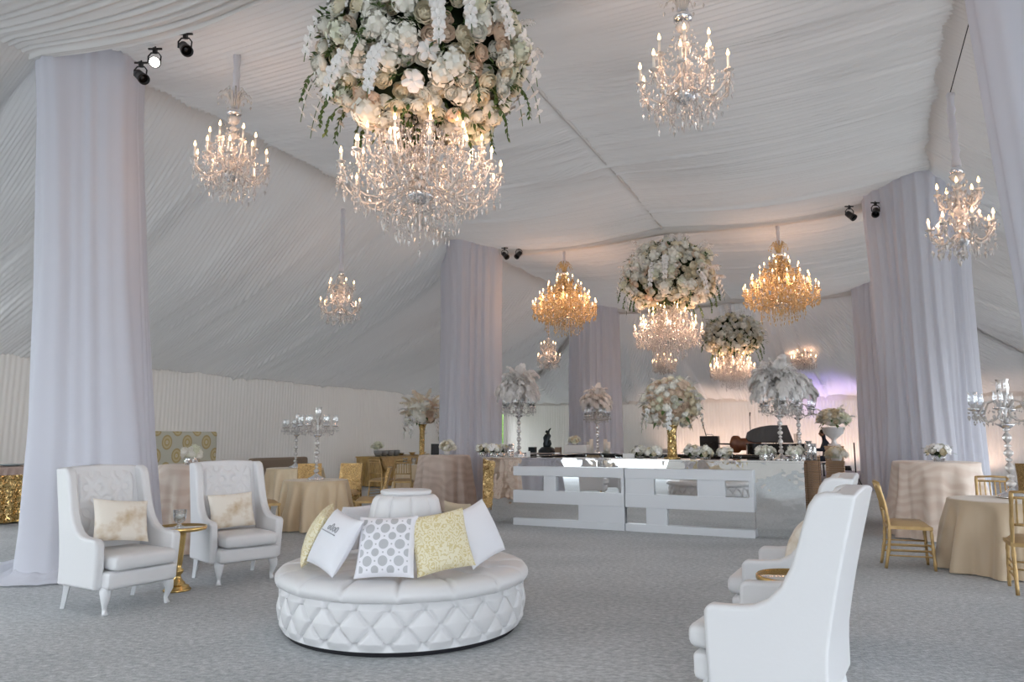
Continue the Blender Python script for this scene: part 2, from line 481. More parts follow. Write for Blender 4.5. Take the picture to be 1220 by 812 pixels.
def struct(o, label=None):
    o['kind'] = 'structure'
    return o

# floor
mb = MB(); mb.add([(-40, -12, 0), (40, -12, 0), (40, 45, 0), (-40, 45, 0)], [(0, 1, 2, 3)], False)
def tent_poly(a0, a1, s0, s1, z):
    return [tp(a0, s0, z), tp(a1, s0, z), tp(a1, s1, z), tp(a0, s1, z)]
S_END = BAY + .2 + AISLE
mb = MB(); mb.add(tent_poly(-AISLE, W + AISLE, -30, S_END, 0), [(0, 1, 2, 3)], False)
struct(mb.build('floor', M['carpet']))
lawn = pbr('pale_paving', (.36, .35, .33), .9, var=((.42, .41, .39), 3, .3, .7))
mb = MB(); mb.add([(-90, -90, -.03), (90, -90, -.03), (90, 90, -.03), (-90, 90, -.03)], [(0, 1, 2, 3)], False)
struct(mb.build('ground_outside', lawn))

def pleat(c, q, period, amp, seed=0.):
    """irregular gathers across coordinate c, drifting slowly along q"""
    w = c + .10 * vn(c * 1.1 + seed, q * .35 + seed) + .03 * vn(c * 4, q * .9 + 7)
    ph = w / period
    t = np.abs(np.sin(PI * ph + 2.2 * vn(c * 2.3 + seed, q * .22)))
    a = .45 + 1.1 * np.clip(vn(c * 1.7 + 31, q * .45 + seed) + .5, 0, 1)
    fine = .35 * np.abs(np.sin(PI * ph * 2.37 + 3 * vn(c * 3.1, q * .4 + 3)))
    return amp * a * (t ** .8 + fine)

def gathers(c, q, amp, seed=0., big=1.):
    """fine crowded gathers with a few deeper hanging folds, drifting along q"""
    w = c + .05 * vn(c * 2.1 + seed, q * .4) + .02 * vn(c * 7, q * 1.1 + 7)
    f1 = np.abs(np.sin(PI * w / .085 + 2.5 * vn(c * 3.3 + seed, q * .25)))
    f2 = np.abs(np.sin(PI * w / .052 + 3 * vn(c * 4.1, q * .35 + seed)))
    a = .35 + 1.1 * np.clip(vn(c * 2.2 + 31, q * .6 + seed) + .5, 0, 1)
    d = np.abs(vn(c * 1.9 + seed * 3, q * .16 + 11)) * 2
    deep = np.exp(-(d / .07) ** 2) * np.clip(vn(c * .9 + 50, q * .3) + .55, 0, 1)
    swell = vn(c * 2.6 + seed, q * .2 + 2) + .6 * vn(c * 5.5 + 9, q * .3 + seed)
    return -amp * a * (f1 * .8 + f2 * .5) - amp * 1.5 * big * deep - amp * 1.3 * big * swell

def center_bay(name, s0, s1, zo=0.0, dip=.12):
    ns, na = int((s1 - s0) / .013), 40
    s = np.linspace(s0, s1, ns)[:, None] + np.zeros((1, na)); a = np.linspace(-.25, W + .25, na)[None, :] + np.zeros((ns, 1))
    u = np.clip(a / W, 0, 1)
    t = (s - s0) / (s1 - s0)
    half = np.minimum(u, 1 - u) * 2
    sag = .20 * np.sin(PI * half) + .08 * half         # each half hangs between pole line and mid seam
    mid = .035 * np.exp(-((u - .5) / .008) ** 2)
    curve = .25 * np.sin(PI * half)                     # gathers bow along the tent
    z = ZT + zo - sag - mid - dip * t ** 6 + gathers(s + curve * np.sin(PI * t), a, .034, s0)
    P = np.empty((ns, na, 3))
    P[..., 0] = O.x + NV.x * a + D.x * s; P[..., 1] = O.y + NV.y * a + D.y * s; P[..., 2] = z
    mb = MB().grid(P)
    return struct(mb.build(name, M['liner']))
center_bay('ceiling', -BAY - 3.2, 0)
center_bay('ceiling', -.05, BAY + .1)
center_bay('ceiling', -17.5, -BAY - 1.30, -.13)

def side_slope(name, side, s0, s1, zo=0.0, hip=True):
    """fabric hanging from the pole line down to the eave of the side wall"""
    ns, nq = int((s1 - s0 + 3) / .014), 32
    q = np.linspace(0, AISLE, nq)[None, :] + np.zeros((ns, 1))
    t = np.linspace(0, 1, ns)[:, None] + np.zeros((1, nq))
    s = s0 + (s1 + (q if hip else 0) - s0) * t
    f = q / AISLE
    z = ZT + zo + (ZE - ZT) * f - .34 * np.sin(PI * f ** .85) + gathers(s + .30 * np.sin(PI * f) * (1 - hip * t), q, .036, side * 3.3, 1.5) * np.minimum(1, f * 4 + .3)
    a = -q if side < 0 else W + q
    P = np.empty((ns, nq, 3))
    P[..., 0] = O.x + NV.x * a + D.x * s; P[..., 1] = O.y + NV.y * a + D.y * s; P[..., 2] = z
    return struct(MB().grid(P).build(name, M['liner']))
side_slope('ceiling_left', -1, -BAY - 3.2, BAY + .3)
side_slope('ceiling_right', 1, -BAY - 3.2, BAY + .3)
side_slope('ceiling_left', -1, -17.5, -BAY - 1.3, -.10, False)
side_slope('ceiling_right', 1, -17.5, -BAY - 1.3, -.10, False)
# hip end above the back wall
ns, nq = int((W + 7) / .014), 32
q = np.linspace(0, AISLE, nq)[None, :] + np.zeros((ns, 1)); t = np.linspace(0, 1, ns)[:, None] + np.zeros((1, nq))
a = -q - .25 + (W + 2 * q + .5) * t; f = q / AISLE
z = ZT - .25 + (ZE - ZT + .25) * f - .22 * np.sin(PI * f) + gathers(a, q, .06, 5., 1.6) * np.minimum(1, f * 4 + .2)
s = BAY + .15 + q
P = np.empty((ns, nq, 3)); P[..., 0] = O.x + NV.x * a + D.x * s; P[..., 1] = O.y + NV.y * a + D.y * s; P[..., 2] = z
struct(MB().grid(P).build('ceiling_back', M['liner']))

def wall(name, p0, p1, h, per=.11, amp=.015, lo=0.0, seed=0.):
    d = (p1 - p0); L = d.length; d.normalize(); nrm = Vector((-d.y, d.x, 0))
    n, k = int(L / .022), 9
    c = np.linspace(0, L, n)[:, None] + np.zeros((1, k)); z = np.linspace(lo, h, k)[None, :] + np.zeros((n, 1))
    w = pleat(c, z * .4, per, amp, seed)
    P = np.empty((n, k, 3)); P[..., 0] = p0.x + d.x * c + nrm.x * w; P[..., 1] = p0.y + d.y * c + nrm.y * w; P[..., 2] = z
    return struct(MB().grid(P).build(name, M['wallcloth']))
SB = S_END
# left wall stops short of the near bays (open side) and leaves a doorway near the far corner
wall('wall_left', tp(-AISLE, SB - 2.6), tp(-AISLE, -8.6), ZE + .1, seed=2)
wall('wall_left', tp(-AISLE, SB), tp(-AISLE, SB - .35), ZE + .1, seed=4)
wall('wall_left', tp(-AISLE, SB - .35), tp(-AISLE, SB - 2.6), ZE + .1, lo=2.45, seed=5)
wall('wall_back', tp(W + AISLE, SB), tp(-AISLE, SB), ZE + .1, seed=8)
wall('wall_front', tp(1.5, -17.3), tp(W - .5, -17.3), 5.9, seed=9)  # unseen partial wall, added so the bar mirrors reflect cloth instead of sky
wall('wall_right', tp(W + AISLE, 6.5), tp(W + AISLE, SB), ZE + .1, seed=12)
# swagged headers along the wall tops
def header(name, p0, p1, drop=.24, off=.03):
    d = (p1 - p0); L = d.length; d.normalize(); nrm = Vector((-d.y, d.x, 0))
    n, k = int(L / .03), 8
    c = np.linspace(0, L, n)[:, None] + np.zeros((1, k)); f = np.linspace(0, 1, k)[None, :] + np.zeros((n, 1))
    w = off + pleat(c, f, .09, .018, 3) + .015 * np.sin(PI * f)
    z = ZE + .06 - f * (drop + .04 * vn(c * .6, 1.))
    P = np.empty((n, k, 3)); P[..., 0] = p0.x + d.x * c + nrm.x * w; P[..., 1] = p0.y + d.y * c + nrm.y * w; P[..., 2] = z
    return struct(MB().grid(P).build(name, M['wallcloth']))
header('trim_1', tp(W + AISLE, SB), tp(-AISLE, SB))

# the seam down the middle of the bays
for s0, s1 in ((-BAY - 1.4, -.02), (.05, BAY)):
    n_ = 80; mb = MB(); G = np.empty((n_, 5, 3))
    for i in range(n_):
        s_ = s0 + (s1 - s0) * i / (n_ - 1)
        for j, (da, dz_) in enumerate(((-.016, .05), (-.012, .0), (0, -.006), (.012, .0), (.016, .05))):
            p = tp(W / 2 + da, s_, ZT - .155 + dz_ - .12 * (i / (n_ - 1)) ** 6); G[i, j] = p
    struct(mb.grid(G).build('trim_2' if s0 < -1 else 'trim_5', M['liner']))
# cross-beams wrapped in liner fabric
def beam(name, s, z, drop, a0=-.1, a1=W + .1):
    n, k = 60, 9
    u = np.linspace(0, 1, n)[:, None] + np.zeros((1, k)); th = np.linspace(0, 2 * PI, k)[None, :] + np.zeros((n, 1))
    half = np.minimum(u, 1 - u) * 2
    a = a0 + (a1 - a0) * u
    zc = z - .12 * np.sin(PI * half) - .04 * half
    rr = drop / 2 * (1 + .06 * vn(a * 2, th))
    ss = s + rr * .55 * np.cos(th)
    P = np.empty((n, k, 3)); P[..., 0] = O.x + NV.x * a + D.x * ss; P[..., 1] = O.y + NV.y * a + D.y * ss; P[..., 2] = zc + rr * np.sin(th)
    return struct(MB().grid(P).build(name, M['liner']))
beam('trim_3', 0, ZT - .20, .26)
beam('trim_4', BAY + .1, ZT - .2, .26)

# greenery beyond the tent, seen through the openings

# ------------------------------------------------------------------ hedges outside the openings
hm = pbr('hedge_leaves', (.05, .12, .02), .8, var=((.16, .28, .06), 7, .3, .7), bump=(9, 1, .1))
def hedge(p0, p1, h, t=1.2):
    d = (p1 - p0); L = d.length; n = max(3, int(L / .25)); k = 14
    u = np.linspace(0, L, n)[:, None] + np.zeros((1, k)); th = np.linspace(0, PI, k)[None, :] + np.zeros((n, 1))
    rx = t / 2 * (1 + .35 * vn(u * 1.1, th * 2)); rz = h * (1 + .22 * vn(u * .8, th * 1.5 + 5))
    c, s_ = np.cos(th), np.sin(th)
    P = np.stack([u, rx * np.sign(c) * np.abs(c) ** .5, rz * np.abs(s_) ** .5], -1)
    o = MB().grid(P).build('hedge', hm, None, (p0.x, p0.y, -.02), math.atan2(d.y, d.x))
    o['kind'] = 'stuff'; o['label'] = 'bright green foliage outside the tent'; o['category'] = 'hedge'
hedge(tp(-AISLE - 9, -24), tp(-AISLE - 9, 4), 2.6)
hedge(tp(-AISLE - 3, SB + 4.5), tp(4, SB + 4.5), 2.8)
hedge(tp(-AISLE - 4.0, SB - 8), tp(-AISLE - 4, SB + 2), 2.8)
# ------------------------------------------------------------------ drape columns
def drape(label, c, prof, seg=220, folds=17, seed=0, panels=None, top=None, puddle=None, lean=(0, 0)):
    """a pole boxed in gathered sheer; prof = [(z, radius)...]"""
    zs = np.array([p[0] for p in prof]); rs = np.array([p[1] for p in prof])
    k = 26
    z = np.linspace(zs[0], zs[-1], k)[None, :] + np.zeros((seg, 1)); th = np.linspace(0, 2 * PI, seg, endpoint=False)[:, None] + np.zeros((1, k))
    r = np.interp(z, zs, rs)
    f = z / zs[-1]
    thn = th + .25 * vn(th * 2.4 + seed, f * 1.6)
    sq = 1 + .10 * np.cos(4 * (th - RZ))        # four hanging panels: a soft square
    fold = (.055 if folds > 12 else .030) * np.sin(thn * folds + 2.5 * vn(th * 2.2 + seed, f * 1.2)) + .022 * np.sin(thn * folds * 2.3 + seed) + .05 * vn(th * 3 + seed * 3, f * 2)
    cs = np.cos(th * 3 + seed)
    r = r * (sq + fold * (.55 + .45 * (1 - f)))
    x = c[0] + r * np.cos(th) + lean[0] * (1 - f); y = c[1] + r * np.sin(th) + lean[1] * (1 - f)
    P = np.stack([x, y, z + 0 * x], -1)
    root = empty('drape_column', label, 'drapery', (0, 0, 0))
    root.location = (c[0], c[1], 0)
    P[..., 0] -= c[0]; P[..., 1] -= c[1]
    MB().grid(P, wrap=True).build('curtain', M['sheer'], root)
    MB().lathe([(.07, 0.0), (.07, prof[-1][0])], 10).build('pole', M['whitepaint'], root)
    if puddle:
        n, kk = 90, 14
        a = np.linspace(0, 2 * PI, n, endpoint=False)[:, None] + np.zeros((1, kk)); g = np.linspace(0, 1, kk)[None, :] + np.zeros((n, 1))
        ext = .12 + puddle[1] * np.exp(-((np.angle(np.exp(1j * (a - puddle[0])))) / .75) ** 2)
        rr = rs[0] * (.93 + .1 * np.cos(4 * (a - RZ))) + g * ext
        zz = (.11 + .05 * vn(a * 4, 2.)) * (1 - g) ** 1.3 + .03 * np.abs(vn(a * 9, g * 4)) + .055 * np.maximum(0, np.sin(a * 23 + 5 * vn(a * 3, g * 2.))) * (1 - g) * np.minimum(1, g * 4) + .012
        P = np.stack([rr * np.cos(a) + lean[0], rr * np.sin(a) + lean[1], zz], -1)
        MB().grid(P, wrap=True).build('hem_puddle', M['sheer'], root)
    return root
drape('tall white sheer drape column behind the front left wingback chair, puddling on the carpet', (-4.92, 7.85),
      [(0.02, .70), (.5, .65), (1.4, .60), (3, .55), (5.0, .53), (5.75, .56)], folds=9, seed=1, puddle=(PI * 1.03, .62), lean=(.48, 0))
drape('white sheer drape column behind the champagne cocktail table left of the mirrored bar', (-.92, 15.75),
      [(0.02, .66), (1.4, .64), (4, .63), (5.72, .66)], folds=19, seed=2)
drape('white sheer drape column rising behind the back bar, left of the big white centrepiece', (2.68, 23.0),
      [(0.02, .80), (2, .78), (5.8, .74)], folds=19, seed=3)
drape('big white sheer drape column behind the right cocktail table with its flower bowl', (6.86, 11.75),
      [(0.02, .66), (1.4, .64), (4, .66), (5.9, .72)], folds=21, seed=4)
drape('narrow white sheer drape column at the far right, beyond the flower urn', (10.3, 19.3),
      [(0.02, .80), (2, .78), (5.8, .76)], folds=19, seed=5)
drape('close white sheer drape column cut by the top right corner', (3.95, 4.42),
      [(0.02, .50), (1.4, .52), (2.3, .56), (4.4, .68), (5.6, .74)], folds=9, seed=6)

def rbox(c, h, r, puff=0., n=9):
    """rounded block, optionally crowned on top"""
    mb = MB(); c = Vector(c); hx, hy, hz = h
    inner = (hx - r, hy - r, hz - min(r, hz * .98)); rz = min(r, hz * .98)
    def sp_(t, hh): # denser near the edges
        return t
    g = np.linspace(-1, 1, 13)
    g = np.sign(g) * np.abs(g) ** .6
    for ax in range(3):
        for sg in (-1, 1):
            P = np.empty((13, 13, 3))
            for i, a in enumerate(g):
                for j, b in enumerate(g):
                    q = [0, 0, 0]; q[ax] = sg; q[(ax + 1) % 3] = a; q[(ax + 2) % 3] = b
                    p = [q[k] * h[k] for k in range(3)]
                    k_ = [max(-inner[k], min(inner[k], p[k])) for k in range(3)]
                    d = [(p[k] - k_[k]) / (r, r, rz)[k] for k in range(3)]
                    L_ = math.sqrt(sum(x * x for x in d)) or 1.
                    w = [k_[k] + d[k] / L_ * (r, r, rz)[k] for k in range(3)]
                    if puff and w[2] > 0: w[2] += puff * max(0, (1 - (w[0] / hx) ** 2)) * max(0, (1 - (w[1] / hy) ** 2))
                    P[i, j] = (c.x + w[0], c.y + w[1], c.z + w[2])
            mb.grid(P)
    return mb
# ------------------------------------------------------------------ wingback chairs
def wingback():
    root = empty('wingback_chair', '', 'armchair')
    L, P_ = M['leather'], M['whitepaint']
    hw = .335
    # inner back, tufted
    nu, nv = 61, 75
    u = np.linspace(-1, 1, nu)[:, None] + np.zeros((1, nv)); v = np.linspace(0, 1, nv)[None, :] + np.zeros((nu, 1))
    x = u * (hw - .05)
    zz = .40 + v * .76
    y = .155 + .155 * v ** 1.2
    dx, dz = .125, .15
    aa = x / dx; bb = (zz - .53) / dz
    t = (np.abs(np.sin(PI * (aa + bb) / 2)) * np.abs(np.sin(PI * (aa - bb) / 2))) ** .4
    edge = np.clip((1 - np.abs(u)) * 6, 0, 1) * np.clip(v * 6, 0, 1) * np.clip((1 - v) * 8, 0, 1)
    low = np.clip((v - .12) * 8, 0, 1)
    dim = np.zeros_like(x)
    for i in range(-2, 3):
        for j in range(0, 5):
            bx = (i + (.5 if j % 2 else 0)) * dx * 1.0; bz = .66 + j * .105
            if abs(bx) < hw - .1 and bz < 1.12:
                dim += np.exp(-(((x - bx) ** 2 + (zz - bz) ** 2) / .0011))
    y = y + .042 * (1 - edge) * .6 - .045 * t * edge * low * .6 + .034 * np.minimum(dim, 1.) * edge
    P = np.stack([x, y - .02, zz], -1)
    mb = MB().grid(P)
    for i in range(-2, 3):
        for j in range(0, 5):
            bx = (i + (.5 if j % 2 else 0)) * dx; bz = .66 + j * .105
            if abs(bx) < hw - .1 and bz < 1.12:
                iu = int(round((bx / (hw - .05) + 1) / 2 * (nu - 1))); iv = int(round((bz - .40) / .76 * (nv - 1)))
                mb.ball(tuple(P[iu, iv] + np.array((0, -.002, 0))), (.011, .006, .011), 8, 5)
    mb.build('backrest', L, root)
    # shell behind the back: slightly crowned top
    top = [(-1, 1.145), (-.6, 1.16), (0, 1.17), (.6, 1.16), (1, 1.145)]
    mb = MB()
    def backpt(uu, z, off): return (uu * (hw + .043), .145 + off + .17 * max(0, (z - .4) / .76) ** 1.2 + (.0 if z > .4 else -.02 * (.4 - z)), z)
    nz = 12
    rows = []
    for k in range(nz + 1):
        rows.append([backpt(uu, .20 + (zt - .20) * k / nz, .088) for uu, zt in top])
    fr = [[backpt(uu, .20 + (zt - .20) * k / nz, -.02) for uu, zt in top] for k in range(nz + 1)]
    A = np.array(rows); B = np.array(fr)
    loop = np.concatenate([A, B[:, ::-1]], 1)
    G = np.transpose(loop, (1, 0, 2))
    mb.grid(G, wrap=True)
    m_ = 5
    b0 = 0
    n2 = G.shape[0]; nv2 = G.shape[1]
    mb.f.append(tuple(i * nv2 + nv2 - 1 for i in range(n2))); mb.sm.append(False); mb.mi.append(0)
    mb.f.append(tuple(i * nv2 for i in range(n2))); mb.sm.append(False); mb.mi.append(0)
    mb.build('back_shell', L, root, bevel=.018, seg=3)
    # wings running down into the arms
    prof = [(-.335, .20), (-.345, .40), (-.345, .555), (-.335, .585), (-.30, .598), (-.20, .600), (-.10, .612), (-.03, .645), (.035, .71), (.085, .80), (.12, .90), (.15, 1.0), (.18, 1.09), (.215, 1.14), (.26, 1.155), (.355, 1.148), (.285, .80), (.205, .20)]
    for s in (-1, 1):
        mb = MB()
        mb.prism([(p[0], p[1]) for p in prof], .085)
        # arms lean slightly outwards towards the top of the arm
        mb.v = [(x + s * (hw + .0) + s * .03 * max(0, min(1, (z - .3) / .5)) * max(0, min(1, (.2 - y) / .5)), y, z) for x, y, z in mb.v]
        mb.build('wing', L, root, bevel=.028, seg=4)
    rbox((0, -.145, .405), (hw - .05, .325, .062), .05, .012).build('seat_cushion', L, root)
    rbox((0, -.12, .272), (hw - .02, .315, .070), .035, 0).build('seat_frame', L, root)
    for s in (-1, 1):
        x = s * (hw - .06)
        mb = MB().tube([(x, -.33, .21), (x + s * .008, -.352, .17), (x + s * .012, -.36, .13), (x + s * .006, -.345, .08), (x, -.335, .045), (x + s * .002, -.345, .018), (x + s * .004, -.36, .0)],
                       [.050, .046, .037, .024, .018, .021, .024], 10)
        mb.build('leg', P_, root)
        x = s * (hw - .02)
        mb = MB().tube([(x, .17, .21), (x, .19, .12), (x, .225, 0.0)], [.034, .028, .022], 4, smooth=False)
        mb.build('leg', P_, root)
    return root
wb = wingback(); wb.scale = (.96, .97, 1)
def chair_at(o, p, facing_deg, label, first=False):
    rz = math.radians(facing_deg + 90)
    if first:
        o.location = p; o.rotation_euler = (0, 0, rz); o['label'] = label; return o
    return dup(o, p, rz, label)
CH1 = ((-3.40, 6.33, 0), -31); CH2 = ((-2.86, 7.55, 0), -47); CH3 = ((1.42, 3.80, 0), 148); CH4 = ((2.0, 5.10, 0), 152)
chair_at(wb, CH1[0], CH1[1], 'white tufted wingback chair in front of the left drape column, its marbled pillow leaning askew', True)
chair_at(wb, CH2[0], CH2[1], 'white tufted wingback chair right of the gold pedestal table, before the blush cocktail table')
chair_at(wb, CH3[0], CH3[1], 'large white wingback chair seen from behind and the side, cut by the bottom edge')
chair_at(wb, CH4[0], CH4[1], 'white wingback chair mostly hidden behind the big near wingback chair, facing the mirrored bar')

# ------------------------------------------------------------------ pillows
def pillow_mesh(w, h, t, flange=.0, n=29, bow=.06):
    u = np.linspace(-1, 1, n)[:, None] + np.zeros((1, n)); v = np.linspace(-1, 1, n)[None, :] + np.zeros((n, 1))
    X = u * w / 2 * (1 - bow * (1 - v ** 2)); Z = v * h / 2 * (1 - bow * (1 - u ** 2))
    b = np.maximum(0, (1 - u ** 2)) ** .5 * np.maximum(0, (1 - v ** 2)) ** .5
    wr = .006 * vn(u * 3 + w * 20, v * 3 + t * 30)
    T = t / 2 * b ** .85 + wr * b
    mb = MB().grid(np.stack([X, -T, Z], -1)).grid(np.stack([X, T, Z], -1)[::-1])
    return mb
def pillow(label, mat, p, yaw, lean, roll, w=.46, h=.46, t=.17, group=None):
    """p = middle of the pillow; yaw = heading the face looks to; lean = tilt back"""
    o = pillow_mesh(w, h, t).build('throw_pillow', mat)
    o.location = p
    R = Matrix.Rotation(math.radians(yaw + 90), 3, 'Z') @ Matrix.Rotation(-math.radians(lean), 3, 'X') @ Matrix.Rotation(math.radians(roll), 3, 'Y')
    o.rotation_euler = R.to_euler()
    return tag(o, label, 'pillow', group)
def on_chair(ch, x, y, z):
    a = math.radians(ch[1] + 90)
    return Vector((ch[0][0] + x * math.cos(a) - y * math.sin(a), ch[0][1] + x * math.sin(a) + y * math.cos(a), z))
pillow('ivory and gold marbled pillow tilted in the chair before the left drape', M['marbled'], on_chair(CH1, -.0, -.03, .70), CH1[1] - 3, 22, 7, .47, .37, .15)
pillow('ivory and gold marbled pillow upright in the chair beside the gold pedestal table', M['marbled'], on_chair(CH2, -.03, .02, .665), CH2[1] - 2, 20, -2, .46, .36, .14)
pillow('pale gold pillow seen edge-on in the hidden right wingback chair', M['marbled'], on_chair(CH4, .0, .0, .67), CH4[1], 22, 4, .48, .36, .15)

# ------------------------------------------------------------------ round banquette
BQ = Vector((-.83, 5.70, 0))
bq = empty('round_banquette', 'round white tufted banquette with a central cone back, heaped with pillows', 'banquette', BQ, .1)
def tuft_ring(name, prof, nb, rows, depth, seg=480, mat=M['leather'], zoff=0.0):
    """prof: list of (r,z) along the surface; diamonds nb around, rows along"""
    L = [0]
    for i in range(1, len(prof)): L.append(L[-1] + math.dist(prof[i], prof[i - 1]))
    L = np.array(L); n = 60
    t = np.linspace(0, L[-1], n); R = np.interp(t, L, [p[0] for p in prof]); Z = np.interp(t, L, [p[1] for p in prof])
    dr = np.gradient(R, t); dz = np.gradient(Z, t)
    nr, nz = dz, -dr
    th = np.linspace(0, 2 * PI, seg, endpoint=False)[:, None]
    a = th / (2 * PI) * nb; b = (t / L[-1] * rows + zoff)[None, :]
    sa, sb_ = np.abs(np.sin(PI * (a + b) * .5)), np.abs(np.sin(PI * (a - b) * .5))
    q = 1 - .62 * np.maximum(np.exp(-(sa / .20) ** 2), np.exp(-(sb_ / .20) ** 2)) - .38 * (1 - (sa * sb_) ** .8) - .5 * np.exp(-((sa + sb_) / .30) ** 2)
    ed = np.clip(np.minimum(t, L[-1] - t) / .03, 0, 1)[None, :]
    h = depth * (q - 1) * ed
    RR = R[None, :] + nr[None, :] * h; ZZ = Z[None, :] + nz[None, :] * h
    P = np.stack([RR * np.cos(th), RR * np.sin(th), ZZ], -1)
    return MB().grid(P, wrap=True)
tuft_ring('b', [(.89, .035), (.925, .09), (.935, .2), (.925, .30), (.89, .345)], 50, 2.5, .036, zoff=.75).build('tufted_base', M['leather'], bq)
MB().lathe([(.86, 0.0), (.86, .06)], 64).build('plinth', M['blackcloth'], bq)
# seat pad: fat rim, radial seams with buttons
seg, n = 360, 40
prof = [(.885, .335), (.93, .345), (.955, .375), (.955, .405), (.93, .44), (.88, .457), (.8, .463), (.6, .462), (.3, .458)]
L = np.array([0] + list(np.cumsum([math.dist(prof[i], prof[i - 1]) for i in range(1, len(prof))])))
t = np.linspace(0, L[-1], n); R = np.interp(t, L, [p[0] for p in prof])[None, :]; Z = np.interp(t, L, [p[1] for p in prof])[None, :]
th = np.linspace(0, 2 * PI, seg, endpoint=False)[:, None]
gap = np.abs(np.angle(np.exp(1j * th * 16))) / 16 * R
seam = np.exp(-(gap / .016) ** 2) * np.clip((t - .03) / .08, 0, 1)[None, :]
but = np.exp(-((gap / .05) ** 2 + ((R - .70) / .045) ** 2))
Z2 = Z - .024 * seam - .024 * but + .006 * vn(th * 9, R * 9)
MB().grid(np.stack([R * np.cos(th), R * np.sin(th), Z2 + 0 * th], -1), wrap=True).build('seat', M['leather'], bq)
# cone back, channelled
prof = [(.335, .45), (.325, .56), (.30, .72), (.275, .86), (.255, .935), (.225, .965), (.16, .972), (.0, .972)]
L = np.array([0] + list(np.cumsum([math.dist(prof[i], prof[i - 1]) for i in range(1, len(prof))])))
t = np.linspace(0, L[-1], n); R = np.interp(t, L, [p[0] for p in prof])[None, :]; Z = np.interp(t, L, [p[1] for p in prof])[None, :]
ch = np.abs(np.sin(th * 5 + .5)) ** .35
R2 = R * (1 + .11 * (ch - 1))
MB().grid(np.stack([R2 * np.cos(th), R2 * np.sin(th), Z + 0 * th], -1), wrap=True).build('cone_back', M['leather'], bq)
MB().lathe([(.0, .965), (.188, .968), (.198, .98), (.198, .995), (.188, 1.004), (.0, 1.006)], 48, caps=False).build('cap', M['leather'], bq)
def bpil(label, mat, az, r, zc, lean, roll, yaw=None, **k):
    a = math.radians(az)
    return pillow(label, mat, BQ + Vector((r * math.cos(a), r * math.sin(a), zc + .015)), az if yaw is None else yaw, lean, roll, **k)
bpil('gold scribble patterned pillow leaning at the left end of the banquette pillows', M['scribble'], 199, .66, .675, 24, 10, yaw=190, w=.40, h=.41, t=.15)
bpil('white pillow half hidden at the back left of the banquette cone', M['wpillow'], 146, .55, .655, 18, 0, w=.40, h=.40, t=.15)
mono = bpil('plain white pillow with a small grey monogram, second from the left on the banquette', M['wpillow'], 236, .72, .675, 28, 9, yaw=224, w=.41, h=.41, t=.17)
bpil('white pillow covered with silver dots, in front of the banquette cone', M['dots'], 268, .70, .655, 22, -2, yaw=264, w=.41, h=.42, t=.16)
bpil('gold scribble patterned pillow tilted at the front of the banquette, right of the dotted one', M['scribble'], 298, .72, .68, 22, -9, yaw=286, w=.41, h=.41, t=.15)
bpil('white sequinned pillow tucked behind the front gold pillow on the banquette', M['wpillow'], 336, .63, .69, 22, -14, yaw=320, w=.41, h=.42, t=.16)
bpil('plain beige linen pillow standing behind the cone on the right', M['beige'], 36, .52, .665, 14, 0, w=.42, h=.42, t=.14)
# monogram: a grey bar with thin script above it
mb = MB()
def on_p(x, z): return (x, -.17 / 2 * (1 - (2 * x / .41) ** 2) ** .43 * (1 - (2 * z / .41) ** 2) ** .43 - .004, z)
mb.tube([on_p(-.09 + .18 * i / 10, .035) for i in range(11)], .009, 6, flat=.4)
for k, (cx, hh) in enumerate([(-.02, .028), (.015, .05), (.05, .032), (.08, .04)]):
    mb.tube([on_p(cx + .011 * math.cos(i / 12 * 2 * PI), .035 + .018 + hh / 2 * (1 + math.sin(i / 12 * 2 * PI))) for i in range(13)], .003, 5)
mb.build('monogram', pbr('grey_stitching', (.40, .41, .44), .6), mono)

# ------------------------------------------------------------------ gold pedestal tables
def gold_table():
    root = empty('pedestal_table', '', 'side table')
    MB().lathe([(.0, .0), (.13, 0), (.135, .012), (.125, .022), (.11, .028), (.112, .04), (.09, .052), (.07, .06), (.072, .072), (.05, .09), (.034, .115), (.03, .14), (.05, .165), (.052, .185), (.03, .205), (.036, .24), (.045, .36), (.056, .50), (.058, .525), (.07, .535), (.09, .545)], 28, caps=False).build('pedestal', M['gold'], root)
    MB().lathe([(.0, .545), (.225, .545), (.245, .55), (.25, .562), (.25, .578), (.243, .585), (.238, .572), (.0, .572)], 48, caps=False).build('tray_top', M['gold'], root)
    MB().lathe([(.0, .5735), (.236, .5735), (.236, .577), (.0, .577)], 48, caps=False).build('mirror_inlay', M['mirror'], root)
    return root
gt = gold_table(); gt.location = (-3.115, 6.885, 0); gt.scale = (.92, .92, 1)
gt['label'] = 'gold pedestal table with a mirrored top between the two left wingback chairs'
dup(gt, (1.71, 4.45, 0), 0, 'gold rimmed mirrored tray table half hidden behind the big near wingback chair')
def votive(p, label):
    root = empty('candle_holder', label, 'candle holder', p)
    MB().lathe([(.0, 0), (.045, 0), (.048, .006), (.03, .012), (.012, .03), (.03, .045), (.05, .06), (.058, .10), (.06, .16), (.056, .16), (.054, .10), (.045, .066), (.0, .058)], 20, caps=False).build('goblet', M['glass'], root)
    MB().lathe([(.0, .061), (.036, .062), (.036, .11), (.0, .112)], 14, caps=False).build('candle', M['candle'], root)
    return root
votive((-3.115, 6.85, .5775), 'clear glass candle holder on the gold pedestal table')
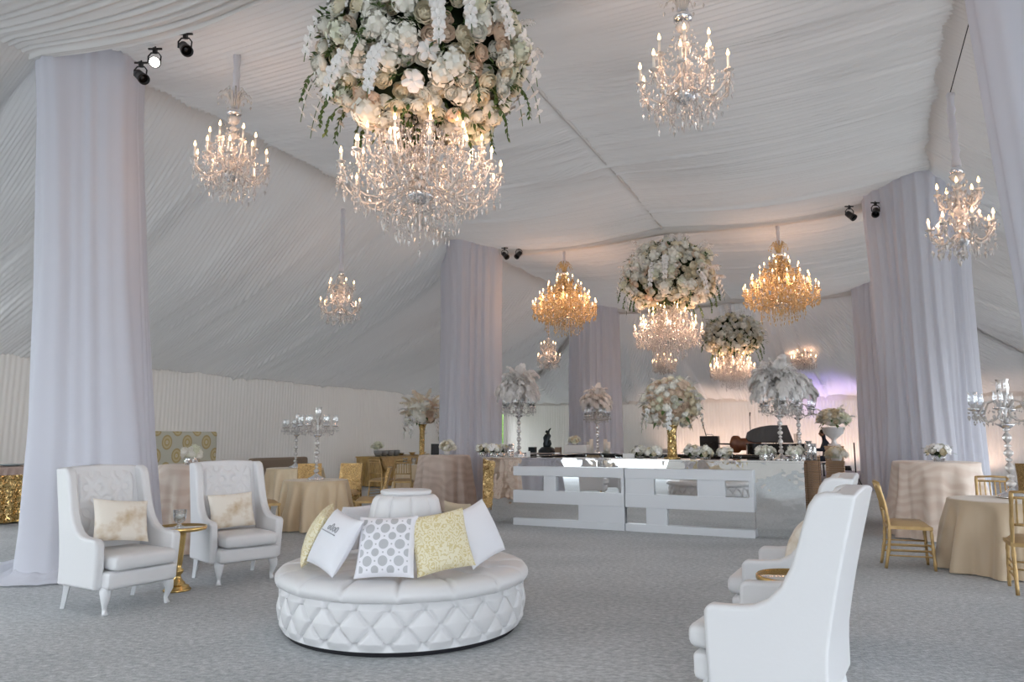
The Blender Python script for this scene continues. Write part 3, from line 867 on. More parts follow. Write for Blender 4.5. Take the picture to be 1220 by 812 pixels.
# ------------------------------------------------------------------ chandeliers
def arm_curve(r, z0, z1, n=12, dip=.10):
    """glass arm from the stem at (0,z0) sweeping down, out and up to the cup at (r,z1)"""
    p = [(.03, z0), (.16 * r, z0 + .03), (.36 * r, z0 - .2 * dip), (.62 * r, z0 - dip + .25 * (z1 - z0)), (.86 * r, z0 - .6 * dip + .45 * (z1 - z0)), (.985 * r, z0 + .75 * (z1 - z0)), (r, z1)]
    p = np.array(p); t = np.linspace(0, 1, len(p)); tt = np.linspace(0, 1, n)
    # smooth through the points
    out = []
    for x in tt:
        k = min(int(x * (len(p) - 1)), len(p) - 2); f = x * (len(p) - 1) - k
        p0 = p[max(k - 1, 0)]; p1 = p[k]; p2 = p[k + 1]; p3 = p[min(k + 2, len(p) - 1)]
        q = .5 * ((2 * p1) + (-p0 + p2) * f + (2 * p0 - 5 * p1 + 4 * p2 - p3) * f * f + (-p0 + 3 * p1 - 3 * p2 + p3) * f ** 3)
        out.append((float(q[0]), 0, float(q[1])))
    return out
def chandelier(label, base, tiers, top, ceil, stem_h, watts, group=None, amber=False, fine=1.0, hub=.10, plume=0, sleeve=.03, drops=1.0, curtain=None, candle_h=.09, name='chandelier', wire=None, sleeve_top=None, thick=.009, dense=1., bead=1.):
    """base: point of the lowest drop. tiers: (n, radius, z of arm root, z of cup, phase), z above base"""
    root = empty(name, label, 'chandelier', base, 0, group)
    A = M['glassarm_amber'] if amber else M['glassarm']; C = M['crystal_amber'] if amber else M['crystal']
    r = random.Random(int(abs(base[0] * 971 + base[1] * 31)))
    z0 = tiers[0][2]
    # stem: stacked glass balls and vases between silver cups
    prof = [(.0, z0 - .10), (hub * .35, z0 - .095), (hub * .9, z0 - .055), (hub, z0 - .02), (hub * .75, z0 + .01), (.03, z0 + .03)]
    MB().lathe(prof, 24, caps=False).build('hub_bowl', M['chrome'], root)
    zz = z0 + .03; prof = []
    k = 0
    while zz < stem_h:
        h = (.10, .06, .13, .05)[k % 4]; rr = (.04, .028, .05, .022)[k % 4]
        for i in range(6):
            t = i / 5
            prof.append((.012 + rr * math.sin(PI * t), zz + h * t))
        zz += h; k += 1
    MB().lathe(prof, 14).build('stem', A, root)
    MB().ball((0, 0, z0 - .145), .03, 10, 8).octa((0, 0, z0 - .19), .02, max(.06, z0 - .2), n=6, up=.2).build('finial', C, root)
    # crown cap on top
    MB().lathe([(.0, stem_h - .02), (hub * .75, stem_h - .01), (hub * .8, stem_h + .02), (hub * .55, stem_h + .05), (.02, stem_h + .09)], 20, caps=False).build('crown_cap', M['chrome'], root)
    if plume:
        mb = MB()
        for i in range(plume):
            a = 2 * PI * i / plume
            for (f, rr, up) in ((0, .15, .20), (.5, .10, .26)):
                aa = a + f * 2 * PI / plume
                pts = [(math.cos(aa) * x, math.sin(aa) * x, stem_h + .03 + z) for x, z in ((.03, 0), (.05, up * .6), (.09, up), (rr, up * .95), (rr + .03, up * .75))]
                mb.tube(pts, [.009, .009, .008, .006, .003], 5)
                mb.octa((math.cos(aa) * (rr + .03), math.sin(aa) * (rr + .03), stem_h + .0 + up * .68), .012, .05)
        mb.build('glass_plume', A, root)
    # cord in its fabric sleeve
    st = (sleeve_top if sleeve_top is not None else ceil) - base[2]
    mb = MB(); n = 14; prof = []
    for i in range(n + 1):
        t = i / n
        prof.append((sleeve * (1 + .22 * math.sin(i * 2.4) + (.3 if i in (0,) else 0)), stem_h + .06 + (st - stem_h - .06) * t))
    mb.lathe(prof, 10, fn=lambda a, rr, z: rr * (1 + .18 * math.sin(3 * a + z * 9)))
    mb.build('cord_sleeve', M['sleeve'], root)
    if wire:
        w = Vector(wire) - Vector(base)
        MB().tube([(0, 0, st), tuple(w)], .005, 5).build('hanging_wire', M['black'], root)
    # arms: one of each tier, copied round
    dropmeshes = []
    for ti, (n, rad, zr, zc, ph) in enumerate(tiers):
        pts = arm_curve(rad, zr, zc, dip=.06 + .11 * rad)
        am = MB().tube(pts, [thick * 1.1] * 2 + [thick] * (len(pts) - 2), 6)
        am.lathe([(.0, zc - .005), (.014, zc - .005), (.036 * (.7 + .3 * fine), zc + .006), (.040 * (.7 + .3 * fine), zc + .012), (.012, zc + .012)], 10, (rad, 0, 0), caps=False)
        ame = am.mesh('arm', A)
        h = candle_h
        cm = MB().lathe([(.011, zc + .01), (.011, zc + .01 + h)], 8, (rad, 0, 0)).mesh('candle', M['candle'])
        bz = zc + .012 + h
        bm_ = MB().lathe([(.004, bz), (.0125, bz + .012), (.0135, bz + .022), (.008, bz + .042), (.001, bz + .062)], 7, (rad, 0, 0), caps=False).mesh('bulb', M['bulb'])
        cr = MB()
        for i in range(max(3, int(5 * drops))):
            a = 2 * PI * i / max(3, int(5 * drops)) + .3
            cr.octa((rad + .034 * math.cos(a), .034 * math.sin(a), zc - .035 - .012 * (i % 2)), .010, .052 + .02 * (i % 2), rot=a)
        # beads looping back along the arm
        for i in range(3, len(pts) - 1, 1 if fine >= 1 else 2):
            p = pts[i]
            cr.octa((p[0], 0, p[2] - .035 - .01 * (i % 2)), .009, .045, rot=i)
        dropmeshes.append((cr, n, ph))
        for i in range(n):
            o = bpy.data.objects.new('arm', ame); COL.objects.link(o); o.parent = root
            o.rotation_euler = (0, 0, 2 * PI * (i + ph) / n)
            for nm, me in (('candle', cm), ('bulb', bm_)):
                c = bpy.data.objects.new(nm, me); COL.objects.link(c); c.parent = o
    # strands of beads: swags from the crown to the arms and fringes hanging under the tiers
    mb = MB()
    for cr, n_, ph_ in dropmeshes:
        for i in range(n_):
            Rm = Matrix.Rotation(2 * PI * (i + ph_) / n_, 3, 'Z')
            mb.add([Rm @ Vector(p) for p in cr.v], cr.f, False)
    bs = (1.0 if fine >= 1 else 1.5) * bead
    # dense hanging curtain: pendalogues round every tier at several radii
    for T_ in tiers:
        for rr_ in (.98, .80, .60, .42):
            cnt = int(dense * 60 * T_[1] * rr_) + 3
            for i in range(cnt):
                a = 2 * PI * i / cnt + r.uniform(-.1, .1); q_ = T_[1] * rr_ * r.uniform(.93, 1.06)
                zt = T_[3] + (T_[2] - T_[3]) * (1 - rr_) * 1.1 - r.uniform(.0, .09) - .04
                for k in range(r.randint(1, 3)):
                    mb.octa((q_ * math.cos(a), q_ * math.sin(a), zt - .032 * k * bs), .010 * bs, .034 * bs, up=.5, rot=k)
                mb.octa((q_ * math.cos(a), q_ * math.sin(a), zt - .032 * bs * 3), .013 * bs, .058 * bs, rot=i)
    for T in tiers:
      for i in range(T[0]):
        a = 2 * PI * (i + T[4]) / T[0]; nb_ = int(6 + 9 * T[1])
        for k in range(nb_):
            t = (k + .5) / nb_
            rr = .05 + (T[1] - .05) * t; z = min(stem_h, T[3] + .40) * (1 - t) + (T[3]) * t - .10 * math.sin(PI * t) * (1 + .3 * T[1])
            mb.octa((rr * math.cos(a), rr * math.sin(a), z), .010 * bs, .034 * bs, n=4, up=.5)
    for ti in range(len(tiers)):
        T = tiers[ti]
        for i in range(T[0]):
            a0 = 2 * PI * (i + T[4]) / T[0]; a1 = 2 * PI * (i + 1 + T[4]) / T[0]
            for k in range(1, 8):
                t = k / 8
                a = a0 + (a1 - a0) * t
                rr = T[1] * (1 - .07 * math.sin(PI * t))
                mb.octa((rr * math.cos(a), rr * math.sin(a), T[3] - .02 - .085 * math.sin(PI * t)), .0085, .026, up=.5)
    fr = curtain or [(T_[1] * .55, T_[2] - .10, .20, int(10 + T_[1] * 26)) for T_ in tiers[:1]]
    for (rr, zt, ln, cnt) in fr:
        for i in range(cnt):
            a = 2 * PI * i / cnt + r.uniform(-.05, .05); q = rr * r.uniform(.8, 1.1); l = ln * r.uniform(.6, 1.15)
            nb = max(2, int(l / .03))
            for k in range(nb):
                mb.octa((q * math.cos(a), q * math.sin(a), zt - l * k / nb), .0085, .026, up=.5, rot=k)
            mb.octa((q * math.cos(a), q * math.sin(a), zt - l - .03), .013, .07, rot=i)
    tag(mb.build('crystal_strands', C, root), kind='stuff')
    # its light
    R0 = tiers[0][1]
    ld = bpy.data.lights.new('chandelier_light', 'POINT')
    ld.energy = watts * GLOW; ld.color = (1, .58, .38); ld.shadow_soft_size = max(.05, R0 * .12)
    k3 = 6 if R0 > .45 else 3
    ld.energy /= k3
    for i in range(k3):
        lo = bpy.data.objects.new('chandelier_light', ld); COL.objects.link(lo); lo.parent = root
        a = 2 * PI * (i + .37) / k3; lo.location = (R0 * .9 * math.cos(a), R0 * .9 * math.sin(a), tiers[0][3] + .11)
    return root
CZ = ZT - .15
# two crystal chandeliers flanking the big hanging bouquet, slim wax-white candles
for lab, bp, cz in (('crystal chandelier with pale candles hanging at the upper left by the spotlights', (-3.0, 7.3, 3.86), 5.85),
                    ('crystal chandelier with tall white candles at the top, right of the flower-topped chandelier', (1.44, 5.6, 3.90), 5.7)):
    chandelier(lab, bp, [(10, .37, .34, .42, 0), (6, .23, .50, .64, .3)], 0, cz, 1.0, 12, 'crystal chandeliers beside the big bouquet', hub=.10, plume=8, candle_h=.12, sleeve=.035, dense=.6, curtain=[(.26, .27, .13, 22), (.12, .24, .16, 12)])
# the three great chandeliers under the hanging bouquets
def great(label, bp, R, cz, fine, watts, sc_=1.0):
    return chandelier(label, bp, [(14, R, .44, .60, 0), (12, R * .80, .58, .78, .5), (9, R * .55, .72, .93, .2), (6, R * .30, .86, 1.06, 0)], 0, cz, 1.20, watts, 'great chandeliers under flowers', fine=fine, hub=.13, candle_h=.07,
               curtain=[(R * .52, .36, .24, 34), (R * .3, .34, .30, 22), (R * .86, .50, .16, 30), (.07, .3, .2, 8)], sleeve=.03)
great('great crystal chandelier hanging under the biggest bouquet, nearest the camera', (-.80, 6.0, 3.08), .70, 5.6, 1, 34)
great('great crystal chandelier under the middle hanging bouquet, above the mirrored bar', (3.08, 13.9, 2.88), .66, 5.5, .6, 60)
great('great crystal chandelier under the farthest hanging bouquet', (6.36, 20.5, 2.80), .62, 5.3, .6, 60)
# amber pair
for lab, bp in (('amber crystal chandelier on the left, above the small two-tier one', (1.13, 15.1, 3.62)), ('amber crystal chandelier on the right, before the big drape column', (5.18, 13.5, 3.62))):
    chandelier(lab, bp, [(16, .68, .36, .60, 0), (13, .53, .52, .80, .5), (9, .36, .74, 1.0, 0), (5, .18, .96, 1.17, 0)], 0, 5.6, 1.28, 40, 'amber chandeliers', amber=True, fine=.6, plume=9, hub=.14, candle_h=.06,
               curtain=[(.40, .34, .26, 34), (.22, .30, .28, 20), (.62, .50, .14, 30)], sleeve=.032)
# small two-tier ones with looping arms
for lab, bp, sc2, cz, wr, st in (('small two-tier crystal chandelier on a long cord under the left slope', (-3.01, 12.3, 3.38), .34, 5.45, None, None),
                         ('small two-tier crystal chandelier on a sleeved cord at the far right', (4.29, 6.6, 3.06), .27, 4.8, (4.42, 6.25, 5.62), 4.74),
                         ('tiny two-tier crystal chandelier below the left amber one', (1.03, 20.0, 3.32), .32, 4.95, None, None)):
    chandelier(lab, bp, [(7, sc2, .24, .33, 0), (5, sc2 * .66, .58, .66, .25)], 0, cz, .88, 7, 'small two-tier chandeliers', fine=.7, hub=.07, candle_h=.055, curtain=[(.12, .16, .06, 8)], sleeve=.034, dense=.3, wire=wr, sleeve_top=st, thick=.012)
for lab, bp, cz in (('distant small crystal chandelier against the back wall, right of the feathers', (9.47, 23.0, 3.68), 4.4),
                ('distant small crystal chandelier showing just below the middle great chandelier', (4.94, 23.0, 3.55), 5.2)):
    chandelier(lab, bp, [(9, .38, .16, .26, 0), (6, .24, .30, .44, .3)], 0, cz, .70, 8, 'distant chandeliers', fine=.5, hub=.08, candle_h=.06, plume=5, curtain=[(.25, .10, .06, 14)])

# ------------------------------------------------------------------ flowers
def patch_petal(mb, base, out, up, w, l, cup, mi=0, nu=4, nv=4, roll=.2):
    """a cupped petal: base point, outward dir, up dir"""
    side = out.cross(up).normalized()
    P = np.empty((nu, nv, 3))
    for i in range(nu):
        t = i / (nu - 1)
        for j in range(nv):
            s = j / (nv - 1) * 2 - 1
            ww = w * (math.sin(PI * min(1, .18 + .62 * t)) ** .8)
            p = base + up * (l * t) + out * (cup * math.sin(PI * t * .9) + roll * l * t * t) + side * (s * ww / 2) - out * (s * s * ww * .28)
            P[i, j] = p
    mb.grid(P, mi)
def rose_mesh(name, mat, r=1.0, seed=0, open_=1.0):
    rr = random.Random(seed); mb = MB()
    Z = Vector((0, 0, 1))
    for ring, (n, rad, l, w, cup, roll) in enumerate([(3, .07, .66, .42, .10, -.10), (4, .20, .66, .62, .16, -.05), (5, .36, .62, .80, .20, .12), (6, .52, .54, .92, .22, .40), (6, .66, .42, .98, .20, .62 * open_)]):
        for i in range(n):
            a = 2 * PI * (i + ring * .37) / n + rr.uniform(-.15, .15)
            out = Vector((math.cos(a), math.sin(a), 0))
            patch_petal(mb, out * rad * r * .8 + Z * (-.25 * r - ring * .03), out, Z, w * r, l * r * rr.uniform(.9, 1.08), cup * r, roll=roll)
    mb.ball((0, 0, -.1 * r), (.42 * r, .42 * r, .4 * r), 7, 5)
    return mb.mesh(name, mat)
def orchid_mesh(name, mat, r=1.0):
    mb = MB(); Z = Vector((0, 0, 1))
    for i, (a, w, l) in enumerate([(PI / 2, .7, .95), (PI / 2 + 1.25, 1.1, .9), (PI / 2 - 1.25, 1.1, .9), (PI / 2 + 2.5, .65, .95), (PI / 2 - 2.5, .65, .95)]):
        d = Vector((math.cos(a), math.sin(a), 0))
        patch_petal(mb, d * .04 * r, Z, d, w * r, l * r, .16 * r, roll=.05)
    mb.ball((0, -.08 * r, .12 * r), (.14 * r, .2 * r, .14 * r), 6, 4)
    return mb.mesh(name, mat)
def puff_mesh(name, mat, r=1.0, n=26, seed=0):
    """hydrangea-like head of little four-petal florets"""
    rr = random.Random(seed); mb = MB()
    mb.ball((0, 0, 0), r * .7, 8, 6)
    for i in range(n):
        z = 1 - 1.5 * (i + .5) / n; a = i * 2.39996
        q = math.sqrt(max(0, 1 - z * z)); nrm = Vector((q * math.cos(a), q * math.sin(a), z))
        t = nrm.cross(Vector((.3, .2, 1))).normalized(); b = nrm.cross(t)
        c = nrm * r * rr.uniform(.82, 1.0); s = r * .27
        for k in range(4):
            an = k * PI / 2 + rr.uniform(0, .5)
            d1 = t * math.cos(an) + b * math.sin(an); d2 = t * math.cos(an + .7) + b * math.sin(an + .7); d0 = t * math.cos(an - .7) + b * math.sin(an - .7)
            mb.add([c, c + d0 * s * .7 + nrm * s * .15, c + d1 * s + nrm * s * .05, c + d2 * s * .7 + nrm * s * .15], [(0, 1, 2, 3)])
    return mb.mesh(name, mat)
ROSE = {k: [rose_mesh('rose', M[k], 1, 5 + i, .7 + .3 * i) for i in range(2)] for k in ('rose_white', 'rose_cream', 'rose_blush')}
ORCH = orchid_mesh('orchid', M['orchid']); HYD = puff_mesh('hydrangea', M['hydr']); HYDW = puff_mesh('hydrangea', M['rose_white'], seed=4)
def facing(nrm, spin=0.):
    q = Vector(nrm).to_track_quat('Z', 'Y').to_matrix()
    return q @ Matrix.Rotation(spin, 3, 'Z')
def add_mesh(mb, me, Mx):
    mb.add([Mx @ v.co for v in me.vertices], [tuple(p.vertices) for p in me.polygons])
def leaf(mb, p, d, l, w, up=Vector((0, 0, 1))):
    d = d.normalized(); s = d.cross(up)
    if s.length < .1: s = d.cross(Vector((1, 0, 0)))
    s.normalize(); n = s.cross(d)
    mb.add([p, p + d * l * .45 + s * w / 2 - n * w * .12, p + d * l * .5, p + d * l - n * l * .15, p + d * l * .45 - s * w / 2 - n * w * .12], [(0, 1, 2), (1, 3, 2), (2, 3, 4), (0, 2, 4)])
def sph(i, n, zlo=-1., zhi=1.):
    z = zhi + (zlo - zhi) * (i + .5) / n; a = i * 2.39996; q = math.sqrt(max(0, 1 - z * z))
    return Vector((q * math.cos(a), q * math.sin(a), z))
def orchid_spray(root, p, d, a, size, rr, n=6, drop=.5):
    """arching stem carrying orchids, each its own mesh"""
    pts = [p.copy()]; fl = []
    for k in range(n):
        nn = (d * 1.0 + Vector((math.cos(a), math.sin(a), .15)) + Vector((rr.uniform(-.4, .4), rr.uniform(-.4, .4), rr.uniform(-.3, .3)))).normalized()
        fl.append((p.copy(), nn, size * (1 - .06 * k))); p = p + d * size * 1.25; d = (d + Vector((0, 0, -drop))).normalized(); pts.append(p.copy())
    o = MB().tube(pts, .004, 5).build('orchid_spray', M['leaf'], root)
    for q, nn, s_ in fl: inst(ORCH, 'orchid', o, q, facing(nn, rr.uniform(-.5, .5)), s_)
    return o
CAMP = Vector((0, 0, EYE))
def flower_cloud(name, label, cat, c, rx, rz, kinds, n, size, n_leaf, leaf_len, group=None, orchids=0, sprays=0, max_parts=100, zlo=-.85, shape=None, core=True, wisps=0, seed=1, orchid_size=.06, core_mat='leafy_core', trails=0):
    """a dense bouquet: every flower head a mesh of its own (the nearest ones as parts)"""
    rr = random.Random(seed); root = empty(name, label, cat, c, 0, group)
    c = Vector(c)
    E = Vector((rx, rx, rz))
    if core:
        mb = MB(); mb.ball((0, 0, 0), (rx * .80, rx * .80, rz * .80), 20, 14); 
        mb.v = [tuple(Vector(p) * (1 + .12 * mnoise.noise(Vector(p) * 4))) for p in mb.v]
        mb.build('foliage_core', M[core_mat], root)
    heads = []
    for i in range(n):
        u = sph(i, n, zlo)
        u = (u + Vector((rr.uniform(-1, 1), rr.uniform(-1, 1), rr.uniform(-1, 1))) * .09).normalized()
        lump = 1 + .10 * mnoise.noise(u * 2.3 + Vector((seed, 0, 0)))
        p = Vector((u.x * E.x, u.y * E.y, u.z * E.z)) * lump * rr.uniform(.88, 1.04)
        nrm = Vector((u.x / E.x, u.y / E.y, u.z / E.z)).normalized()
        nrm = (nrm + Vector((rr.uniform(-1, 1), rr.uniform(-1, 1), rr.uniform(-1, 1))) * .3).normalized()
        k = rr.choices(list(kinds), list(kinds.values()))[0]
        heads.append((p, nrm, k, size * rr.uniform(.78, 1.2), rr.uniform(0, 6)))
    heads.sort(key=lambda h: -(CAMP - c).normalized().dot(h[0] / rx))
    extra = {}
    for i, (p, nrm, k, s, sp) in enumerate(heads):
        me = HYD if k == 'hydr' else HYDW if k == 'hydw' else ORCH if k == 'orchid' else ROSE[k][i % 2]
        nm = 'hydrangea' if k in ('hydr', 'hydw') else 'orchid' if k == 'orchid' else 'rose'
        if k in ('hydr', 'hydw'): s *= 1.25
        if i < max_parts:
            inst(me, nm, root, p, facing(nrm, sp), s)
        else:
            mb = extra.setdefault(k, (MB(), me, nm))[0]
            add_mesh(mb, me, Matrix.Translation(p) @ facing(nrm, sp).to_4x4() @ Matrix.Scale(s, 4))
    for k, (mb, me, nm) in extra.items():
        tag(mb.build(nm + '_mass', me.materials[0], root), kind='stuff')
    mb = MB()
    for i in range(n_leaf):
        u = sph(i, n_leaf, zlo - .1); u = (u + Vector((rr.uniform(-1, 1), rr.uniform(-1, 1), rr.uniform(-1, 1))) * .12).normalized()
        lump = 1 + .14 * mnoise.noise(u * 2.3 + Vector((seed, 0, 0)))
        p = Vector((u.x * E.x, u.y * E.y, u.z * E.z)) * lump * rr.uniform(.82, 1.0)
        if mnoise.noise(u * 3.1 + Vector((seed * 2, 3, 0))) < -.16: continue
        for k in range(rr.randint(2, 5)):
            d = u + Vector((rr.uniform(-1, 1), rr.uniform(-1, 1), rr.uniform(-1, .6))) * .9
            leaf(mb, p + d * leaf_len * .4 * k / 3, d, leaf_len * rr.uniform(.6, 1.2), leaf_len * .45)
    for i in range(trails):
        a = rr.uniform(0, 2 * PI); z = rr.uniform(-.8, -.1); q = math.sqrt(1 - z * z)
        p = Vector((q * math.cos(a) * rx, q * math.sin(a) * rx, z * rz)) * .95; d = Vector((math.cos(a), math.sin(a), .2))
        for k in range(9):
            p2 = p + d * .045; d = (d + Vector((rr.uniform(-.2, .2), rr.uniform(-.2, .2), -.42))).normalized()
            mb.tube([p, p2], .004, 4, cap=False)
            for sgn in (-1, 1):
                leaf(mb, p2, (d + Vector((rr.uniform(-.8, .8), rr.uniform(-.8, .8), rr.uniform(-.5, .3))) * 1.1), leaf_len * .7, leaf_len * .4)
            p = p2
    if n_leaf or trails: mb.build('leaves', M['leaf'], root)
    for i in range(orchids):
        # arching spray of orchids hanging over the side
        a = 2 * PI * (i + rr.random() * .7) / orchids; z = rr.uniform(-.5, .35); q = math.sqrt(1 - z * z)
        p = Vector((q * math.cos(a) * rx, q * math.sin(a) * rx, z * rz)) * .98; d = Vector((math.cos(a) * .45, math.sin(a) * .45, -.4)).normalized()
        orchid_spray(root, p, d, a, orchid_size, rr)
    if wisps:
        mb = MB()
        for i in range(wisps):
            a = rr.uniform(0, 2 * PI); z = rr.uniform(-.1, 1.); q = math.sqrt(1 - z * z)
            p = Vector((q * math.cos(a) * rx, q * math.sin(a) * rx, z * rz)) * .96
            plume(mb, p, Vector((q * math.cos(a), q * math.sin(a), z + .25)), rx * rr.uniform(.22, .4), .5, rr, 16)
        tag(mb.build('feather_wisps', M['feather'], root), kind='stuff')
    return root
def plume(mb, p, d, ln, droop, rr, nb=34, wide=.30):
    """one ostrich feather: a curved quill with soft drooping barbs"""
    d = d.normalized(); pts = [p]; n = 12; dirs = [d]
    for i in range(n):
        d = (d + Vector((0, 0, -droop * .42 * (i / n) ** 1.5))).normalized()
        pts.append(pts[-1] + d * ln / n); dirs.append(d)
    mb.tube(pts, [.004 * (1 - i / (n + 1)) + .0012 for i in range(n + 1)], 4, cap=False)
    side0 = dirs[0].cross(Vector((0, 0, 1)))
    if side0.length < .1: side0 = Vector((1, 0, 0))
    side0.normalize()
    G = np.empty((n + 1, 5, 3))
    for i in range(n + 1):
        w_ = ln * wide * .34 * (math.sin(PI * (.10 + .84 * i / n)) ** .7); up = side0.cross(dirs[i]).normalized()
        for j, s_ in enumerate((-1, -.5, 0, .5, 1)):
            G[i, j] = pts[i] + side0 * (s_ * w_) - up * (abs(s_) ** 1.6 * w_ * .35) + dirs[i] * (abs(s_) * w_ * .5)
    mb.grid(G)
    for i in range(nb):
        t = .08 + .92 * (i + rr.random()) / nb; k = min(int(t * n), n - 1); f = t * n - k
        q = pts[k] * (1 - f) + pts[k + 1] * f; dd = dirs[k]
        up = side0.cross(dd).normalized()
        for sg in (-1, 1):
            L_ = ln * wide * 1.25 * (math.sin(PI * (.12 + .80 * t)) ** .6) * rr.uniform(.7, 1.2)
            b = (side0 * sg + dd * rr.uniform(.35, .8) + up * rr.uniform(-.25, .35)).normalized()
            w = ln * .020
            m1 = q + b * L_ * .5 + up * L_ * .06; e = q + b * L_ * .92 + Vector((0, 0, -L_ * .38))
            s = dd * w
            mb.add([q - s, q + s, m1 + s * 1.3, e + s * .5, e - s * .5, m1 - s * 1.3], [(0, 1, 2, 5), (5, 2, 3, 4)])
# the three bouquets over the great chandeliers
flower_cloud('hanging_bouquet', 'huge hanging bouquet of white and cream roses over the nearest great chandelier', 'flowers', (-.80, 6.0, 4.80), .88, .76, {'rose_white': 5, 'rose_cream': 3, 'rose_blush': 1.2, 'hydr': .5, 'hydw': 1, 'orchid': .8}, 600, .100, 1000, .085, 'hanging bouquets', orchids=16, wisps=22, zlo=-.95, orchid_size=.075, trails=12, seed=3)
flower_cloud('hanging_bouquet', 'white rose bouquet hanging over the mirrored bar, on the middle great chandelier', 'flowers', (3.12, 13.9, 4.58), .86, .70, {'rose_white': 5, 'rose_cream': 3, 'rose_blush': .8, 'hydr': .6, 'hydw': 1.2}, 460, .10, 300, .09, 'hanging bouquets', orchids=10, wisps=44, seed=5, trails=16, orchid_size=.075)
flower_cloud('hanging_bouquet', 'smallest looking white rose bouquet, hanging farthest back with dark gaps', 'flowers', (6.41, 20.5, 4.35), .82, .62, {'rose_white': 5, 'rose_cream': 3, 'hydw': 1}, 330, .10, 300, .10, 'hanging bouquets', wisps=30, seed=8, trails=10)
# ------------------------------------------------------------------ draped tables
def draped(name, label, cat, c, R, h, mat, group=None, folds=11, flare=.16, seed=0, amp=.045, trim=False):
    root = empty(name, label, cat, c, 0, group)
    seg, n = 200, 26
    th = np.linspace(0, 2 * PI, seg, endpoint=False)[:, None]
    # surface: flat top, rounded edge, folds falling to the floor
    rr = [0, .3 * R, .7 * R, .93 * R, .985 * R, R, 1.004 * R]; zz = [h, h, h, h, h - .004, h - .014, h - .035]
    for k in range(1, n):
        t = k / (n - 1); rr.append(R * 1.004 + flare * R * t ** 1.1); zz.append((h - .035) * (1 - t) + .012 * t)
    r = np.array(rr)[None, :]; z = np.array(zz)[None, :] + 0 * th
    t = np.clip((h - .03 - z) / (h - .03), 0, 1)
    w = np.sin(folds * th + 2.6 * vn(th * 1.7 + seed, t * .6 + seed) + seed) + .45 * np.sin(folds * 2 * th + seed * 2 + 3 * vn(th * 2.1, seed + 0 * t))
    w = np.sign(w) * np.abs(w) ** .75
    P_r = r + amp * w * np.minimum(1, t * 1.6) ** .8 + .02 * vn(th * 5, t * 3 + seed) * (t > 0)
    MB().grid(np.stack([P_r * np.cos(th), P_r * np.sin(th), z], -1), wrap=True).build('tablecloth', mat, root)
    MB().lathe([(.26, .0), (.26, .02), (.04, .05), (.04, h - .03), (R * .97, h - .028), (R * .97, h - .008)], 24).build('table_frame', M['black'], root)
    return root
draped('cocktail_table', 'blush swirl-stitched cocktail table behind the gold pedestal table', 'table', (-4.05, 9.35, 0), .47, 1.07, M['swirl'], seed=1, folds=8, amp=.06)
draped('cocktail_table', 'taupe blush cocktail table left of the mirrored bar, in front of a drape column', 'table', (-1.36, 14.55, 0), .51, 1.07, M['swirl_center'], seed=2, folds=9, amp=.055)
draped('cocktail_table', 'blush swirl-stitched cocktail table with a flower bowl in front of the right drape column', 'table', (6.15, 10.50, 0), .56, 1.07, M['swirl'], seed=3, folds=9, amp=.06)
draped('dining_table', 'small champagne satin table with a tall crystal candelabrum, between two sequin-backed chairs', 'table', (-3.12, 11.55, 0), .50, .75, M['satin'], seed=4, folds=10, flare=.14, amp=.075)
draped('dining_table', 'champagne satin table farther back on the left, behind the one with the front candelabrum', 'table', (-4.85, 16.2, 0), .62, .75, M['satin'], seed=5, folds=9, flare=.08, amp=.07)
draped('dining_table', 'taupe satin dining table at the right edge with a crystal candelabrum', 'table', (5.40, 7.85, 0), .62, .75, M['satin_right'], seed=6, folds=10, flare=.18, amp=.075)
draped('dining_table', 'champagne table under the tall gold flower stand on the left', 'table', (-2.25, 17.6, 0), .55, .78, M['satin'], seed=7, folds=9)
draped('dining_table', 'distant beige table behind the right edge dining table', 'table', (10.3, 13.6, 0), .62, .78, M['satin_right'], seed=8, folds=9)

